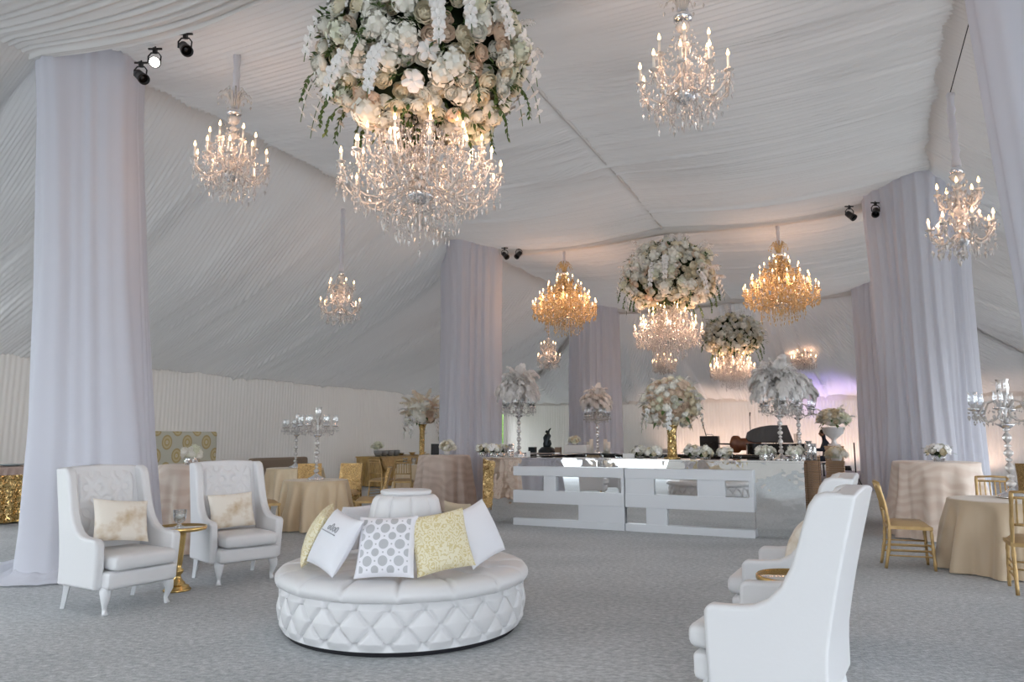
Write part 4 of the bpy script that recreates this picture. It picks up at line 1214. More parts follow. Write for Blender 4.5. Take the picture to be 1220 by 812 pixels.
# ------------------------------------------------------------------ gold ballroom chairs
seatpad = pbr('brown_gold_seat_pad', (.46, .32, .17), .5)
def ballroom_chair(cover=False):
    root = empty('chiavari_chair', '', 'chair')
    G = M['goldwood']; hw, hd = .195, .20
    def bamboo(p, q, r, seg=8):
        mb = MB(); p = Vector(p); q = Vector(q); n = 13
        pts = [p + (q - p) * i / (n - 1) for i in range(n)]
        mb.tube(pts, [r * (1.28 if i in (2, 6, 10) else 1) for i in range(n)], seg); return mb
    mb = MB()
    nu = 9
    u = np.linspace(-1, 1, nu)[:, None] + np.zeros((1, nu)); v = np.linspace(-1, 1, nu)[None, :] + np.zeros((nu, 1))
    tw = 1 - .06 * v
    X = u * (hw + .02) * tw; Y = v * (hd + .015); pz = .018 * (1 - u ** 4) * (1 - v ** 4)
    mb.grid(np.stack([X, Y, .455 + pz], -1)).grid(np.stack([X, Y, .425 - .004 + 0 * pz], -1)[::-1])
    for (i0, i1) in (((0, slice(None)), None), ((-1, slice(None)), None), ((slice(None), 0), None), ((slice(None), -1), None)):
        xs, ys = X[i0], Y[i0]
        mb.grid(np.stack([np.stack([xs, ys, .421 + 0 * xs], -1), np.stack([xs, ys, .455 + 0 * xs], -1)], 0))
    mb.build('seat', G, root)
    cush = MB(); cush.grid(np.stack([X * .93, Y * .93, .458 + .05 * ((1 - u ** 6) * (1 - v ** 6)) ** .5], -1)); cush.build('seat_pad', seatpad, root)
    for s in (-1, 1):
        bamboo((s * hw, -hd, .43), (s * (hw + .012), -hd - .015, 0), .0155).build('leg', G, root)
        m = MB(); pts = [(s * (hw - .012), hd + .055, .0), (s * (hw - .012), hd + .01, .25), (s * (hw - .012), hd - .005, .45), (s * (hw - .02), hd + .03, .70), (s * (hw - .028), hd + .085, .92)]
        P2 = []; 
        for a, b in zip(pts[:-1], pts[1:]):
            for k in range(4): P2.append(tuple(np.array(a) + (np.array(b) - np.array(a)) * k / 4))
        P2.append(pts[-1])
        m.tube(P2, [.0165 * (1.25 if k in (3, 6, 11, 15) else 1) for k in range(len(P2))], 8).build('rear_leg', G, root)
    def bk(z): return hd - .005 + (.035 * (z - .45) / .25 if z < .7 else .035 + .055 * (z - .7) / .22)
    for z in (.915, .865, .62):
        MB().tube([(-(hw - .02), bk(z), z), (0, bk(z) + .012, z + (.008 if z > .9 else 0)), ((hw - .02), bk(z), z)], .0125, 8).build('back_rail', G, root)
    for i in range(6):
        x = -.135 + .27 * i / 5
        bamboo((x, bk(.62) + .008, .62), (x * .98, bk(.865) + .008, .865), .0085, 6).build('spindle', G, root)
    for z in (.14, .20, .26):
        for s in (-1, 1):
            MB().tube([(s * hw, -hd - .008, z), (s * (hw - .01), hd + .03, z)], .009, 6).build('stretcher', G, root)
    for z in (.16, .23):
        MB().tube([(-hw, -hd - .01, z), (hw, -hd - .01, z)], .009, 6).build('stretcher', G, root)
    if cover:
        n, k = 16, 24
        u = np.linspace(-1, 1, n)[:, None] + np.zeros((1, k)); z = np.linspace(.06, .955, k)[None, :] + np.zeros((n, 1))
        yb = np.interp(z, [0, .25, .45, .7, .955], [hd + .085, hd + .055, hd + .04, hd + .065, hd + .125])
        fl = 1 + .12 * (.955 - z)
        X = u * (hw + .012) * fl; Y = yb + .012 * np.sin(u * 9 + 3 * vn(u * 2, z * 2)) * (1 - z) + .0 * z - .03 * u ** 4
        F_ = np.stack([X, Y, z], -1); 
        zf = np.linspace(.50, .955, k)[None, :] + np.zeros((n, 1))
        yf = np.interp(zf, [0, .45, .7, .955], [hd, hd - .025, hd + .0, hd + .055])
        B_ = np.stack([u * (hw + .012), yf, zf], -1)
        mb = MB().grid(F_).grid(B_[::-1]).grid(np.stack([F_[:, -1], B_[:, -1]], 1))
        for e in (0, -1):
            zz = np.linspace(.50, .955, k)
            fr = np.stack([np.interp(zz, z[e], X[e]), np.interp(zz, z[e], Y[e]), zz], -1)
            mb.grid(np.stack([fr, B_[e]], 1))
        mb.build('sequin_cover', M['sequin_dark'], root)
    return root
bc = ballroom_chair(); bcs = ballroom_chair(True)
def put_chair(src, x, y, facing_deg, label, group, first=[set()]):
    rz = math.radians(facing_deg + 90)
    if src.name not in first[0]:
        first[0].add(src.name); src.location = (x, y, 0); src.rotation_euler = (0, 0, rz); src['label'] = label; src['group'] = group; return src
    return dup(src, (x, y, 0), rz, label, group)
GL, GR = 'gold chairs in the left dining area', 'gold chairs around the right tables'
put_chair(bcs, -3.72, 10.80, 38, 'sequin-backed gold chair just right of the second wingback chair', GL)
put_chair(bcs, -2.20, 11.32, 188, 'sequin-backed gold chair right of the front satin table, turned to its candelabrum', GL)
put_chair(bcs, -3.55, 12.75, -72, 'sequin-backed gold chair showing behind the front satin table, left of the next one', GL)
put_chair(bcs, -2.95, 12.85, -100, 'sequin-backed gold chair half behind the front satin table, nearest its right-hand chair', GL)
put_chair(bcs, -5.75, 15.2, 30, 'sequin-backed gold chair top peeking over the left sequin-backed chair', GL)
put_chair(bc, -2.98, 16.6, 60, 'bare gold chair seen from behind, left one of the two before the tall flower stand', GL)
put_chair(bc, -2.45, 16.35, 95, 'bare gold chair seen from behind, right one of the two before the tall flower stand', GL)
put_chair(bc, 4.38, 8.12, -20, 'gold chair in side view just left of the taupe dining table', GR)
put_chair(bc, 5.95, 8.95, -118, 'gold chair behind the taupe dining table, only its back showing', GR)
put_chair(bc, 4.84, 6.80, 60, 'bare gold chair in front of the taupe table, cut by the right edge', GR)
put_chair(bcs, 9.45, 13.05, 30, 'distant gold chair with a glittering back, left of the distant beige table', GR)
put_chair(bc, 9.85, 12.55, 62, 'distant bare gold chair before the distant beige table', GR)

# ------------------------------------------------------------------ crystal candelabra
def candelabrum(h=1.08, R=.27, narm=6):
    root = empty('candelabrum', '', 'candelabrum')
    MB().lathe([(.0, 0), (.135, 0), (.14, .012), (.12, .03), (.085, .045), (.06, .06), (.03, .085), (.022, .10)], 28, caps=False).build('base', M['chrome'], root)
    zt = h * .60
    prof = []; z = .095; k = 0
    while z < zt:
        hh = (.085, .05, .11, .045)[k % 4]; r = (.034, .022, .030, .02)[k % 4]
        for i in range(6): prof.append((.010 + r * math.sin(PI * i / 5), z + hh * i / 5))
        z += hh; k += 1
    MB().lathe(prof, 16, smooth=False).build('stem', M['crystal'], root)
    MB().lathe([(.015, z - .02), (.05, z), (.075, z + .025), (.07, z + .035), (.015, z + .03)], 20, caps=False).build('bowl', M['chrome'], root)
    prof = [(.012, z + .03), (.03, z + .08), (.014, z + .13), (.035, z + .19), (.014, z + .24), (.03, z + .28), (.012, z + .31)]
    MB().lathe(prof, 12).build('upper_stem', M['crystal'], root)
    za, zb = z + .04, z + .20
    pts = [(.02, 0, za + .14), (.09, 0, za + .225), (.17, 0, za + .20), (R * .82, 0, za + .10), (R * .97, 0, za + .08), (R, 0, za + .13)]
    P2 = arm_curve(R, za + .05, zb - .04, 12, .05)
    arm = MB().tube(pts, .010, 6).tube(P2, .009, 6); arme = arm.mesh('arm', M['glassarm'])
    cup = MB().lathe([(.0, zb - .045), (.03, zb - .04), (.052, zb - .025), (.05, zb - .012), (.018, zb), (.018, zb + .03), (.0, zb + .03)], 14, (R, 0, 0), caps=False).mesh('candle_cup', M['chrome'])
    hur = MB().lathe([(.026, zb + .005), (.042, zb + .03), (.044, zb + .08), (.036, zb + .125), (.046, zb + .15)], 14, (R, 0, 0), caps=False).mesh('glass_shade', M['glass'])
    cr = MB()
    for i in range(6):
        a = 2 * PI * i / 6
        for q in range(2): cr.octa((R + .048 * math.cos(a), .048 * math.sin(a), zb - .055 - q * .045), .009 + .004 * q, .03 + .03 * q, rot=a)
    for i in range(2, 11, 2): cr.octa((P2[i][0], 0, P2[i][2] - .035), .009, .04)
    for i in range(narm):
        o = bpy.data.objects.new('arm', arme); COL.objects.link(o); o.parent = root; o.rotation_euler = (0, 0, 2 * PI * (i + .2) / narm)
        for nm, me in (('candle_cup', cup), ('glass_shade', hur)):
            c = bpy.data.objects.new(nm, me); COL.objects.link(c); c.parent = o
    mb = MB()
    for i in range(narm):
        Rm = Matrix.Rotation(2 * PI * (i + .2) / narm, 3, 'Z'); mb.add([Rm @ Vector(p) for p in cr.v], cr.f, False)
    for i in range(narm):
        a0 = 2 * PI * (i + .2) / narm; a1 = 2 * PI * (i + 1.2) / narm
        for k in range(8):
            t = k / 7; a = a0 + (a1 - a0) * t
            mb.octa((R * .95 * math.cos(a), R * .95 * math.sin(a), zb - .07 - .10 * math.sin(PI * t)), .009, .028, up=.5)
        for k in range(6):
            t = k / 5; rr = .04 + (R - .05) * t
            mb.octa((rr * math.cos(a0), rr * math.sin(a0), z + .26 * (1 - t) + (zb - z) * t - .08 * math.sin(PI * t)), .008, .026, up=.5)
    tag(mb.build('crystal_strands', M['crystal'], root), kind='stuff')
    hc = MB().lathe([(.03, z + .30), (.05, z + .33), (.055, z + .40), (.048, z + .44), (.058, z + .47)], 16, caps=False); hc.build('centre_glass', M['glass'], root)
    root['_top'] = z + .3
    return root
cd0 = candelabrum()
def put_cand(p, label, group=None, first=[True], s=1.0, rz=0.):
    if first[0]:
        first[0] = False; cd0.location = p; cd0['label'] = label; cd0.scale = (s,) * 3; o = cd0
    else: o = dup(cd0, p, rz, label, None, scale=s)
    return o
put_cand((-3.12, 11.55, .752), 'tall crystal candelabrum on the front champagne satin table')
put_cand((-4.85, 16.2, .752), 'crystal candelabrum on the satin table farther back, seen just left of the front one', rz=.4, s=1.05)
put_cand((5.50, 8.0, .752), 'big crystal candelabrum on the taupe table at the right edge', rz=.6, s=1.14)

# ------------------------------------------------------------------ bowls and small bouquets
def bouquet(label, p, r, n, kinds, size, vase='cut', vr=.075, vh=.10, group=None, seed=2, leafn=0, cat='flowers', flat=.75):
    root = empty('flower_bowl', label, cat, p, 0, group)
    if vase == 'cut':
        MB().lathe([(.0, 0), (vr * .8, 0), (vr * .95, vh * .3), (vr, vh * .8), (vr * .92, vh), (vr * .8, vh), (vr * .8, vh * .2), (0, vh * .2)], 18, caps=False, smooth=False).build('vase', M['facetglass'], root)
    elif vase == 'glass':
        MB().lathe([(.0, 0), (vr * .7, 0), (vr * .8, vh * .3), (vr, vh), (vr * .94, vh), (vr * .7, vh * .25), (0, vh * .1)], 18, caps=False).build('vase', M['glass'], root)
    else:
        MB().lathe([(.0, 0), (vr * .8, 0), (vr, vh * .6), (vr * .9, vh), (0, vh)], 18, caps=False).build('vase', M[vase], root)
    rr = random.Random(seed)
    mb = MB().ball((0, 0, vh + r * .35), (r * .8, r * .8, r * flat * .8), 12, 8); mb.build('foliage_core', M['leafy_core'] if leafn else M['hydr'], root)
    for i in range(n):
        u = sph(i, n, -.25); pp = Vector((u.x * r, u.y * r, u.z * r * flat + vh + r * .35)); k = rr.choices(list(kinds), list(kinds.values()))[0]
        me = HYD if k == 'hydr' else HYDW if k == 'hydw' else ORCH if k == 'orchid' else ROSE[k][i % 2]
        inst(me, 'hydrangea' if k in ('hydr', 'hydw') else 'orchid' if k == 'orchid' else 'rose', root, pp, facing(u + Vector((rr.uniform(-.3, .3), rr.uniform(-.3, .3), 0)), rr.uniform(0, 6)), size * rr.uniform(.85, 1.2))
    if leafn:
        mb = MB()
        for i in range(leafn):
            u = sph(i, leafn, -.4, .6); leaf(mb, Vector((u.x * r, u.y * r, u.z * r * flat + vh + r * .3)), u + Vector((0, 0, -.2)), r * .6, r * .25)
        mb.build('leaves', M['leaf'], root)
    return root
bouquet('white hydrangea and roses in a ribbed silver bowl on the left cocktail table', (-4.08, 9.2, 1.072), .11, 14, {'hydw': 3, 'rose_white': 2, 'hydr': 1}, .05, 'cut', .085, .09)
bouquet('pale roses in a white cube vase on the taupe cocktail table', (-1.30, 14.4, 1.072), .15, 16, {'hydw': 2, 'rose_white': 3, 'rose_cream': 1}, .06, 'urn', .06, .10, seed=3)
bouquet('cream orchids and roses in a glass bowl on the right cocktail table', (6.17, 10.45, 1.072), .16, 18, {'orchid': 2, 'rose_white': 2, 'rose_cream': 2}, .058, 'glass', .10, .09, seed=4, leafn=8, flat=.6)
def small_box(name, label, cat, c, d, mat, bev=.004, rz=0.):
    o = MB().box((0, 0, d[2] / 2), d).build(name, mat, None, c, rz, bevel=bev)
    return tag(o, label, cat)
small_box('menu_stand', 'black upright menu board on the taupe cocktail table, left of its roses', 'sign', (-1.56, 14.62, 1.072), (.16, .03, .22), M['black'])

# ------------------------------------------------------------------ left wall furniture
# high-backed damask settee
LW = lambda s, off: tp(-AISLE + off, s)
st = empty('settee', 'high-backed settee in gold medallion damask against the left wall', 'sofa', LW(-2.9, .72), RZ + PI / 2 + PI)
MB().box((0, .28, .82), (1.62, .16, 1.46)).build('backrest', M['damask'], st, bevel=.05, seg=3)
MB().box((0, -.06, .33), (1.62, .62, .30)).build('seat', M['damask'], st, bevel=.05, seg=3)
for x in (-.72, .72):
    for y in (-.3, .28): MB().box((x, y, .09), (.06, .06, .18)).build('leg', M['black'], st)
o = pillow('olive gold pillow on the damask settee', pbr('olive_gold_silk', (.36, .28, .13), .5), LW(-2.55, 1.2) + Vector((0, 0, .73)), math.degrees(RZ), 20, 4, .55, .42, .16)
# low brown sofa behind the second table
sf = empty('sofa', 'low brown sofa against the left wall behind the candelabra', 'sofa', LW(-.1, .7), RZ + PI / 2 + PI)
MB().box((0, .32, .62), (1.9, .2, .62)).build('backrest', M['brownfab'], sf, bevel=.06, seg=3)
MB().box((0, -.05, .32), (1.9, .7, .3)).build('seat', M['brownfab'], sf, bevel=.05, seg=3)
for s in (-1, 1): MB().box((s * .98, -.02, .42), (.16, .78, .48)).build('arm', M['brownfab'], sf, bevel=.05, seg=3)
for x in (-.9, .9):
    for y in (-.35, .35): MB().box((x, y, .08), (.06, .06, .17)).build('leg', M['black'], sf)

# sequin skirted station at the far left
sq = empty('buffet_table', 'gold sequin skirted station at the far left behind the drape', 'table', LW(-6.4, 1.0), RZ + PI / 2)
n, k = 240, 12
def skirt(name, mat, par, lx, ly, z0, z1, per, amp, seed=0, out=0.0):
    """cloth skirt round a rectangular table"""
    pts = [(-lx, -ly), (lx, -ly), (lx, ly), (-lx, ly), (-lx, -ly)]
    c = []
    for a, b in zip(pts[:-1], pts[1:]):
        m = max(2, int(math.dist(a, b) / .02))
        for i in range(m): c.append((a[0] + (b[0] - a[0]) * i / m, a[1] + (b[1] - a[1]) * i / m))
    c = np.array(c); nrm = c / np.linalg.norm(c, axis=1)[:, None]
    s = np.arange(len(c)) * .02; kk = 10
    z = np.linspace(z1, z0, kk)
    rows = []
    for j in range(kk):
        t = j / (kk - 1)
        w = (amp * np.sin(2 * PI * s / per + 2 * vn(s * 1.5 + seed, t)) + out) * min(1, t * 2)
        rows.append(np.stack([c[:, 0] + nrm[:, 0] * w, c[:, 1] + nrm[:, 1] * w, np.full(len(c), z[j])], -1))
    return MB().grid(np.stack(rows, 1), wrap=True).build(name, mat, par)
skirt('sequin_skirt', M['sequin'], sq, 1.0, .42, .03, .80, .2, .02, 1)
fringe = pbr('blush_fringe', (.52, .40, .35), .8, bump=(60, .5, .02))
skirt('fringed_runner', fringe, sq, 1.015, .435, .80, .93, .12, .012, 2)
MB().box((0, 0, .915), (2.03, .87, .03)).build('table_top', fringe, sq, bevel=.008)
for k in range(5):
    o = MB().lathe([(.0, 0), (.10, 0), (.17, .025), (.175, .035), (.165, .035), (.1, .012), (0, .012)], 20, caps=False).build('platter', pbr('blue_grey_glass', (.33, .40, .42), .15))
    p = sq.matrix_basis @ Vector((-.75 + .37 * k, -.05, .931)); o.location = p
    tag(o, 'flat blue-grey platter on the sequin skirted station at the far left', 'dish', 'platters on the sequin station')
o = MB().box((0, 0, .02), (.55, .07, .03)).build('serving_board', M['black'], None, sq.matrix_basis @ Vector((.55, -.385, .931)), RZ + PI / 2, bevel=.006)
tag(o, 'thin black serving board by the drape edge on the sequin station', 'board')

# buffet with draped gold cloth and bowls, far left middle
bf = empty('buffet_table', 'long buffet in draped gold cloth against the left wall, with bowls and plates', 'table', LW(5.0, 1.15), RZ + PI / 2)
golds = pbr('gold_satin', (.50, .33, .11), .35, var=((.34, .22, .08), 5, .4, .7))
skirt('draped_cloth', golds, bf, 1.7, .42, .03, .86, .32, .05, 3)
MB().box((0, 0, .86), (3.44, .88, .03)).build('table_top', golds, bf, bevel=.008)
# scalloped swag on the front
mb = MB()
for k in range(4):
    x0 = -1.7 + .85 * k
    u = np.linspace(0, 1, 14)[:, None] + np.zeros((1, 6)); v = np.linspace(0, 1, 6)[None, :] + np.zeros((14, 1))
    mb.grid(np.stack([x0 + .85 * u, -.47 - .05 * np.sin(PI * v) + 0 * u, .86 - v * (.12 + .38 * np.sin(PI * u))], -1))
mb.build('swag', M['goldwood'], bf)
slate = pbr('slate_grey_bowl', (.25, .27, .28), .5)
for k in range(4):
    o = MB().lathe([(.0, 0), (.07, 0), (.12, .09), (.125, .17), (.115, .17), (.10, .09), (.0, .03)], 18, caps=False).build('bowl', slate, None, bf.matrix_basis @ Vector((-1.35 + .30 * k, -.1, .876)))
    tag(o, ('leftmost', 'second from the left', 'third from the left', 'rightmost')[k] + ' of the row of slate grey bowls on the gold buffet', 'bowl', 'grey bowls on the buffet')
bouquet('yellow-white flowers rising behind the grey bowls on the gold buffet', bf.matrix_basis @ Vector((-1.0, .22, .876)), .16, 12, {'hydr': 2, 'rose_white': 2}, .07, 'urn', .07, .22, seed=9)
for k in range(6):
    o = MB().lathe([(.0, 0), (.09, 0), (.13, .015), (.13, .02), (.09, .008), (0, .008)] if k % 2 else [(.0, 0), (.06, 0), (.08, .06), (.12, .09), (.11, .09), (.05, .02), (0, .02)], 18, caps=False).build('serving_dish', M['goldwood'] if k % 3 else M['chrome'], None, bf.matrix_basis @ Vector((-.1 + .31 * k, -.05 + .1 * (k % 2), .876)))
    tag(o, 'small serving dish on the right-hand stretch of the gold buffet', 'dish', 'serving dishes on the buffet')

# tall flower stand left of the second drape column
fs = empty('flower_stand', 'tall gold flower stand with a wide spray of blush flowers and pampas', 'flowers', (-2.20, 17.6, .782))
MB().lathe([(.0, 0), (.16, 0), (.16, .03), (.075, .06), (.062, .2), (.066, .5), (.062, .80), (.09, .93), (.12, .96), (.0, .96)], 20, caps=False).build('gold_vase', M['sequin'], fs)
def spray_head(root, zc, rx, rz, n, kinds, size, plumes, plen, seed, mats=('feather',), zlo=-.6, maxp=60, hang=0, leaves=40, droop=.5, core='hydr'):
    rr = random.Random(seed)
    mb = MB().ball((0, 0, zc), (rx * .72, rx * .72, rz * .72), 14, 10); mb.build('flower_core', M[core], root)
    for i in range(n):
        u = sph(i, n, zlo); u = (u + Vector([rr.uniform(-.12, .12) for _ in range(3)])).normalized()
        k = rr.choices(list(kinds), list(kinds.values()))[0]
        me = HYD if k == 'hydr' else HYDW if k == 'hydw' else ORCH if k == 'orchid' else ROSE[k][i % 2]
        inst(me, 'hydrangea' if k in ('hydr', 'hydw') else 'orchid' if k == 'orchid' else 'rose', root, Vector((u.x * rx, u.y * rx, zc + u.z * rz)) * 1.0, facing(u + Vector([rr.uniform(-.3, .3) for _ in range(3)]), rr.uniform(0, 6)), size * rr.uniform(.8, 1.25))
    for mt, cnt, L_ in plumes:
        mb = MB()
        for i in range(cnt):
            u = sph(i, cnt, -.35, .95); u = (u + Vector([rr.uniform(-.25, .25) for _ in range(3)])).normalized()
            plume(mb, Vector((u.x * rx * .7, u.y * rx * .7, zc + u.z * rz * .7)), u + Vector((0, 0, .3)), L_ * rr.uniform(.7, 1.15), droop, rr, 40, .22)
        tag(mb.build('feather_plumes' if mt == 'feather' else 'pampas_sprays', M[mt], root), kind='stuff')
    if leaves:
        mb = MB()
        for i in range(leaves):
            u = sph(i, leaves, -.8, .4); leaf(mb, Vector((u.x * rx * .95, u.y * rx * .95, zc + u.z * rz * .95)), u + Vector((0, 0, -.4)), rx * .4, rx * .16)
        mb.build('leaves', M['leaf'], root)
    for i in range(hang):
        a = 2 * PI * i / hang + rr.random(); p = Vector((rx * .95 * math.cos(a), rx * .95 * math.sin(a), zc - .05 - rr.random() * .2 * rz))
        orchid_spray(root, p, Vector((math.cos(a) * .4, math.sin(a) * .4, -.8)).normalized(), a, size * .8, rr, 5, .8)
spray_head(fs, 1.25, .36, .30, 40, {'peach': 3, 'rose_blush': 3, 'rose_cream': 2} if False else {'rose_blush': 3, 'rose_cream': 2, 'hydw': 2}, .12, [('grassf', 26, .40), ('feather', 8, .36)], None, 4, hang=5, leaves=16)
for k in range(4):
    p = Vector((-2.55 + .2 * k, 17.25 + .05 * (k % 2), .782))
    votive(p, 'small glass candle holder at the foot of the tall gold flower stand')['group'] = 'candle holders by the flower stand'
# distant flowers at the right edge
fr = empty('flower_stand', 'white flower arrangement on a stand cut by the right edge, above the candelabrum', 'flowers', (10.35, 13.75, .782))
MB().lathe([(.0, 0), (.14, 0), (.14, .02), (.05, .05), (.045, .95), (.10, 1.02), (.0, 1.02)], 18, caps=False).build('stand', M['glass'], fr)
spray_head(fr, 1.26, .36, .30, 40, {'rose_white': 3, 'rose_cream': 2, 'hydw': 2}, .10, [('grassf', 14, .3)], None, 6, leaves=26)
bouquet('small white roses in a glass bowl on the distant beige table', (10.1, 13.35, .782), .13, 12, {'rose_white': 2, 'hydw': 1}, .06, 'glass', .08, .09, seed=12)
# ------------------------------------------------------------------ the mirrored bar (bar coordinates: u along the front, v back from it)
BS = Vector((-.50, 12.42, 0)); BH = 1.085
def bp(u, v, z=0.): 
    p = BS + NV * u + D * v
    return Vector((p.x, p.y, z))
BW, BD = 5.12, 4.3
def bar_unit(label, u, v, L, ang, mat_front='mirror', depth=.55, end=None):
    """counter L long, its front face looking towards -y of its own frame"""
    root = empty('bar_counter', label, 'bar counter', bp(u, v), RZ + ang)
    MB().box((L / 2, .012, BH / 2 - .012), (L, .024, BH - .03)).build('front_panel', M['mirror_wavy' if mat_front == 'mirror' else mat_front], root)
    MB().box((L / 2, depth / 2, BH - .018), (L + .01, depth, .035)).build('countertop', M['mirror'], root, bevel=.004)
    MB().box((L / 2, depth - .02, .45), (L - .04, .03, .9)).build('back_panel', M['darkbar'], root)
    for x in (.012, L - .012): MB().box((x, depth / 2, BH / 2 - .02), (.024, depth - .05, BH - .045)).build('end_panel', M['mirror'], root)
    MB().box((L / 2, depth * .72, .55), (L - .06, depth * .42, .02)).build('inner_shelf', M['darkbar'], root)
    return root
bar_unit('mirrored front bar counter behind the white tiered facade', 0, 0, BW, 0)
bar_unit('right side counter of the mirrored bar, running back from the corner', BW, .58, BD - 1.2, PI / 2)
bar_unit('left side counter of the mirrored bar, running back from the corner', 0, BD - .62, BD - 1.2, -PI / 2)
bar_unit('rear counter of the mirrored bar with its dark open inside', BW, BD, BW + 1.0, PI)
# white tiered facade in two halves
def facade(label, u0, L, blocksA, blocksB, posts):
    root = empty('bar_facade', label, 'bar front', bp(u0, -.14), RZ)
    for nm, z0, z1 in (('top_rail', .795, .945), ('middle_rail', .36, .56), ('base_rail', .0, .115)):
        MB().box((L / 2, .068, (z0 + z1) / 2), (L - .008, .132, z1 - z0)).build(nm, M['facade'], root, bevel=.004)
    for (a, b) in blocksA: MB().box(((a + b) / 2 * L, .078, .678), ((b - a) * L, .112, .240)).build('block', M['facade'], root, bevel=.004)
    for (a, b) in blocksB: MB().box(((a + b) / 2 * L, .078, .238), ((b - a) * L, .112, .250)).build('block', M['facade'], root, bevel=.004)
    # mirrored drawer fronts set into the gaps
    for (a, b, z0, z1) in posts:
        MB().box(((a + b) / 2 * L, .10, (z0 + z1) / 2), ((b - a) * L, .06, z1 - z0)).build('mirror_inset', M['mirror'], root, bevel=.003)
    return root
U0 = .64; FL = 1.90
facade('left half of the white tiered bar facade with mirrored gaps', U0, FL, [(.285, .40), (.97, .997)], [(.60, .997)], [(.0, .285, .56, .79), (.40, .97, .56, .79), (.0, .60, .115, .36)])
facade('right half of the white tiered bar facade with mirrored gaps', U0 + FL + .008, FL, [(.003, .24), (.58, .79), (.965, .997)], [(.17, .34)], [(.24, .58, .56, .79), (.79, .965, .56, .79), (.003, .17, .115, .36), (.34, .997, .115, .36)])

def bar_px(px, v, z=BH, fpx=FPX):
    """point on the bar, v back from its front, seen along the heading of column px"""
    k = (px - 610) / 850 / math.cos(PITCH) * 1.0
    # solve (BS + NV u + D v).x = k (..).y
    u = (k * (BS.y + D.y * v) - BS.x - D.x * v) / (NV.x - k * NV.y)
    return bp(u, v, z)
# feathered candelabra
def feather_top(root, z, R, n, ln, seed, top=False):
    rr = random.Random(seed)
    for i in range(n):
        ang = i * 2.39996 + rr.uniform(-.2, .2); t = (i + .5) / n
        el = math.radians(88 - 84 * t ** .8)
        d = Vector((math.cos(ang) * math.cos(el), math.sin(ang) * math.cos(el), math.sin(el)))
        mb = MB(); plume(mb, Vector((0, 0, z + .04)) + d * .05, d, ln * rr.uniform(.78, 1.1) * .86, .9 + .9 * t, rr, 90, .22)
        mb.build('ostrich_feather', M['feather'], root)
    for i in range(8):
        u = sph(i, 8, 0); inst(HYDW, 'hydrangea', root, Vector((u.x * .1, u.y * .1, z + .02 + u.z * .06)), facing(u), .06)
def feather_cand(p, label, s, n, ln, rz, seed):
    o = dup(cd0, p, rz, label, None, scale=s)
    feather_top(o, cd0['_top'] + .12, .2, n, ln, seed)
    return o
feather_cand(bar_px(618, 1.2), 'feather-topped crystal candelabrum on the left side of the bar, beside the green doorway', 1.05, 56, .50, .1, 1)
feather_cand(bar_px(710, BD - .3), 'feather-topped crystal candelabrum on the rear counter among white candles', .95, 46, .46, .5, 2)
feather_cand(bar_px(924, .30), 'tallest feather-topped crystal candelabrum on the front right corner of the bar', .93, 60, .54, .2, 3)
feather_cand(bar_px(946, 1.5), 'smaller feather-topped candelabrum behind the right corner one', .92, 46, .42, .8, 4)

# big flower piece on a sequinned gold stand
cp = empty('flower_stand', 'big dome of cream flowers and feathers on a gold beaded stand on the bar', 'flowers', bar_px(797, .34))
MB().lathe([(.0, 0), (.13, 0), (.13, .02), (.085, .03), (.075, .08), (.07, .25), (.072, .42), (.09, .5), (.11, .53), (.0, .53)], 24, caps=False).build('gold_stand', M['sequin'], cp)
spray_head(cp, .86, .43, .40, 165, {'rose_cream': 5, 'rose_white': 2, 'hydw': 2, 'rose_blush': 3, 'hydr': .5}, .070, [('feather', 22, .24)], None, 8, hang=6, leaves=14, zlo=-.8, core='peach')
# low runs of white flowers along the counter by the stand
low = [(759, .36, .16), (775, .12, .14), (821, .42, .17), (834, .14, .15), (858, .3, .13)]
for i, (px, v, r) in enumerate(low):
    bouquet(('low white flower cluster farthest left of the gold stand on the bar', 'low white flower cluster touching the gold stand on its left', 'low white flower cluster just right of the gold stand', 'second low white flower cluster right of the gold stand', 'small flower cluster between the gold stand and the feather candelabrum')[i],
            bar_px(px, v, BH + .001), r * .80, 17, {'hydw': 2, 'rose_white': 2, 'orchid': 2, 'rose_cream': 1}, .055, 'glass', .07, .05, seed=20 + i, leafn=10)
for i, (px, v) in enumerate([(577, .30), (599, .44), (589.5, .12)]):
    bouquet(('cream flowers in a ribbed bowl at the left end of the bar', 'second bowl of cream flowers at the bar left end, nearer the candelabrum', 'front bowl of cream flowers at the left end of the bar')[i], bar_px(px, v, BH + .001), .11, 14, {'rose_cream': 2, 'hydw': 2, 'orchid': 1}, .05, 'cut', .08, .08, seed=30 + i, leafn=8)
for i, (px, v) in enumerate([(903, .13), (910, .47), (943, .44), (939, .12)]):
    bouquet(('white roses at the foot of the right corner candelabrum, on its left', 'white roses just behind the foot of the right corner candelabrum', 'white roses in a mirrored vase to the right of the corner candelabrum', 'front mirrored vase of white roses at the bar right corner')[i], bar_px(px, v, BH + .001), .085, 10, {'rose_white': 3, 'hydw': 2}, .048, 'cut', .065, .09, seed=40 + i)
for i, (px, v, h) in enumerate([(956, .32, .28), (961, .45, .24), (607, .20, .16), (609, .36, .22)]):
    o = MB().lathe([(.05, 0), (.05, h), (.044, h), (.044, .01), (.0, .01)], 18, caps=True).build('glass_cylinder', M['facetglass'], None, bar_px(px, v, BH + .001))
    tag(o, ('tall mosaic glass cylinder at the right end of the bar', 'shorter mosaic glass cylinder behind the tall one at the bar right end', 'short mosaic cylinder left of the left feather candelabrum', 'taller mosaic cylinder left of the left feather candelabrum')[i], 'vase')
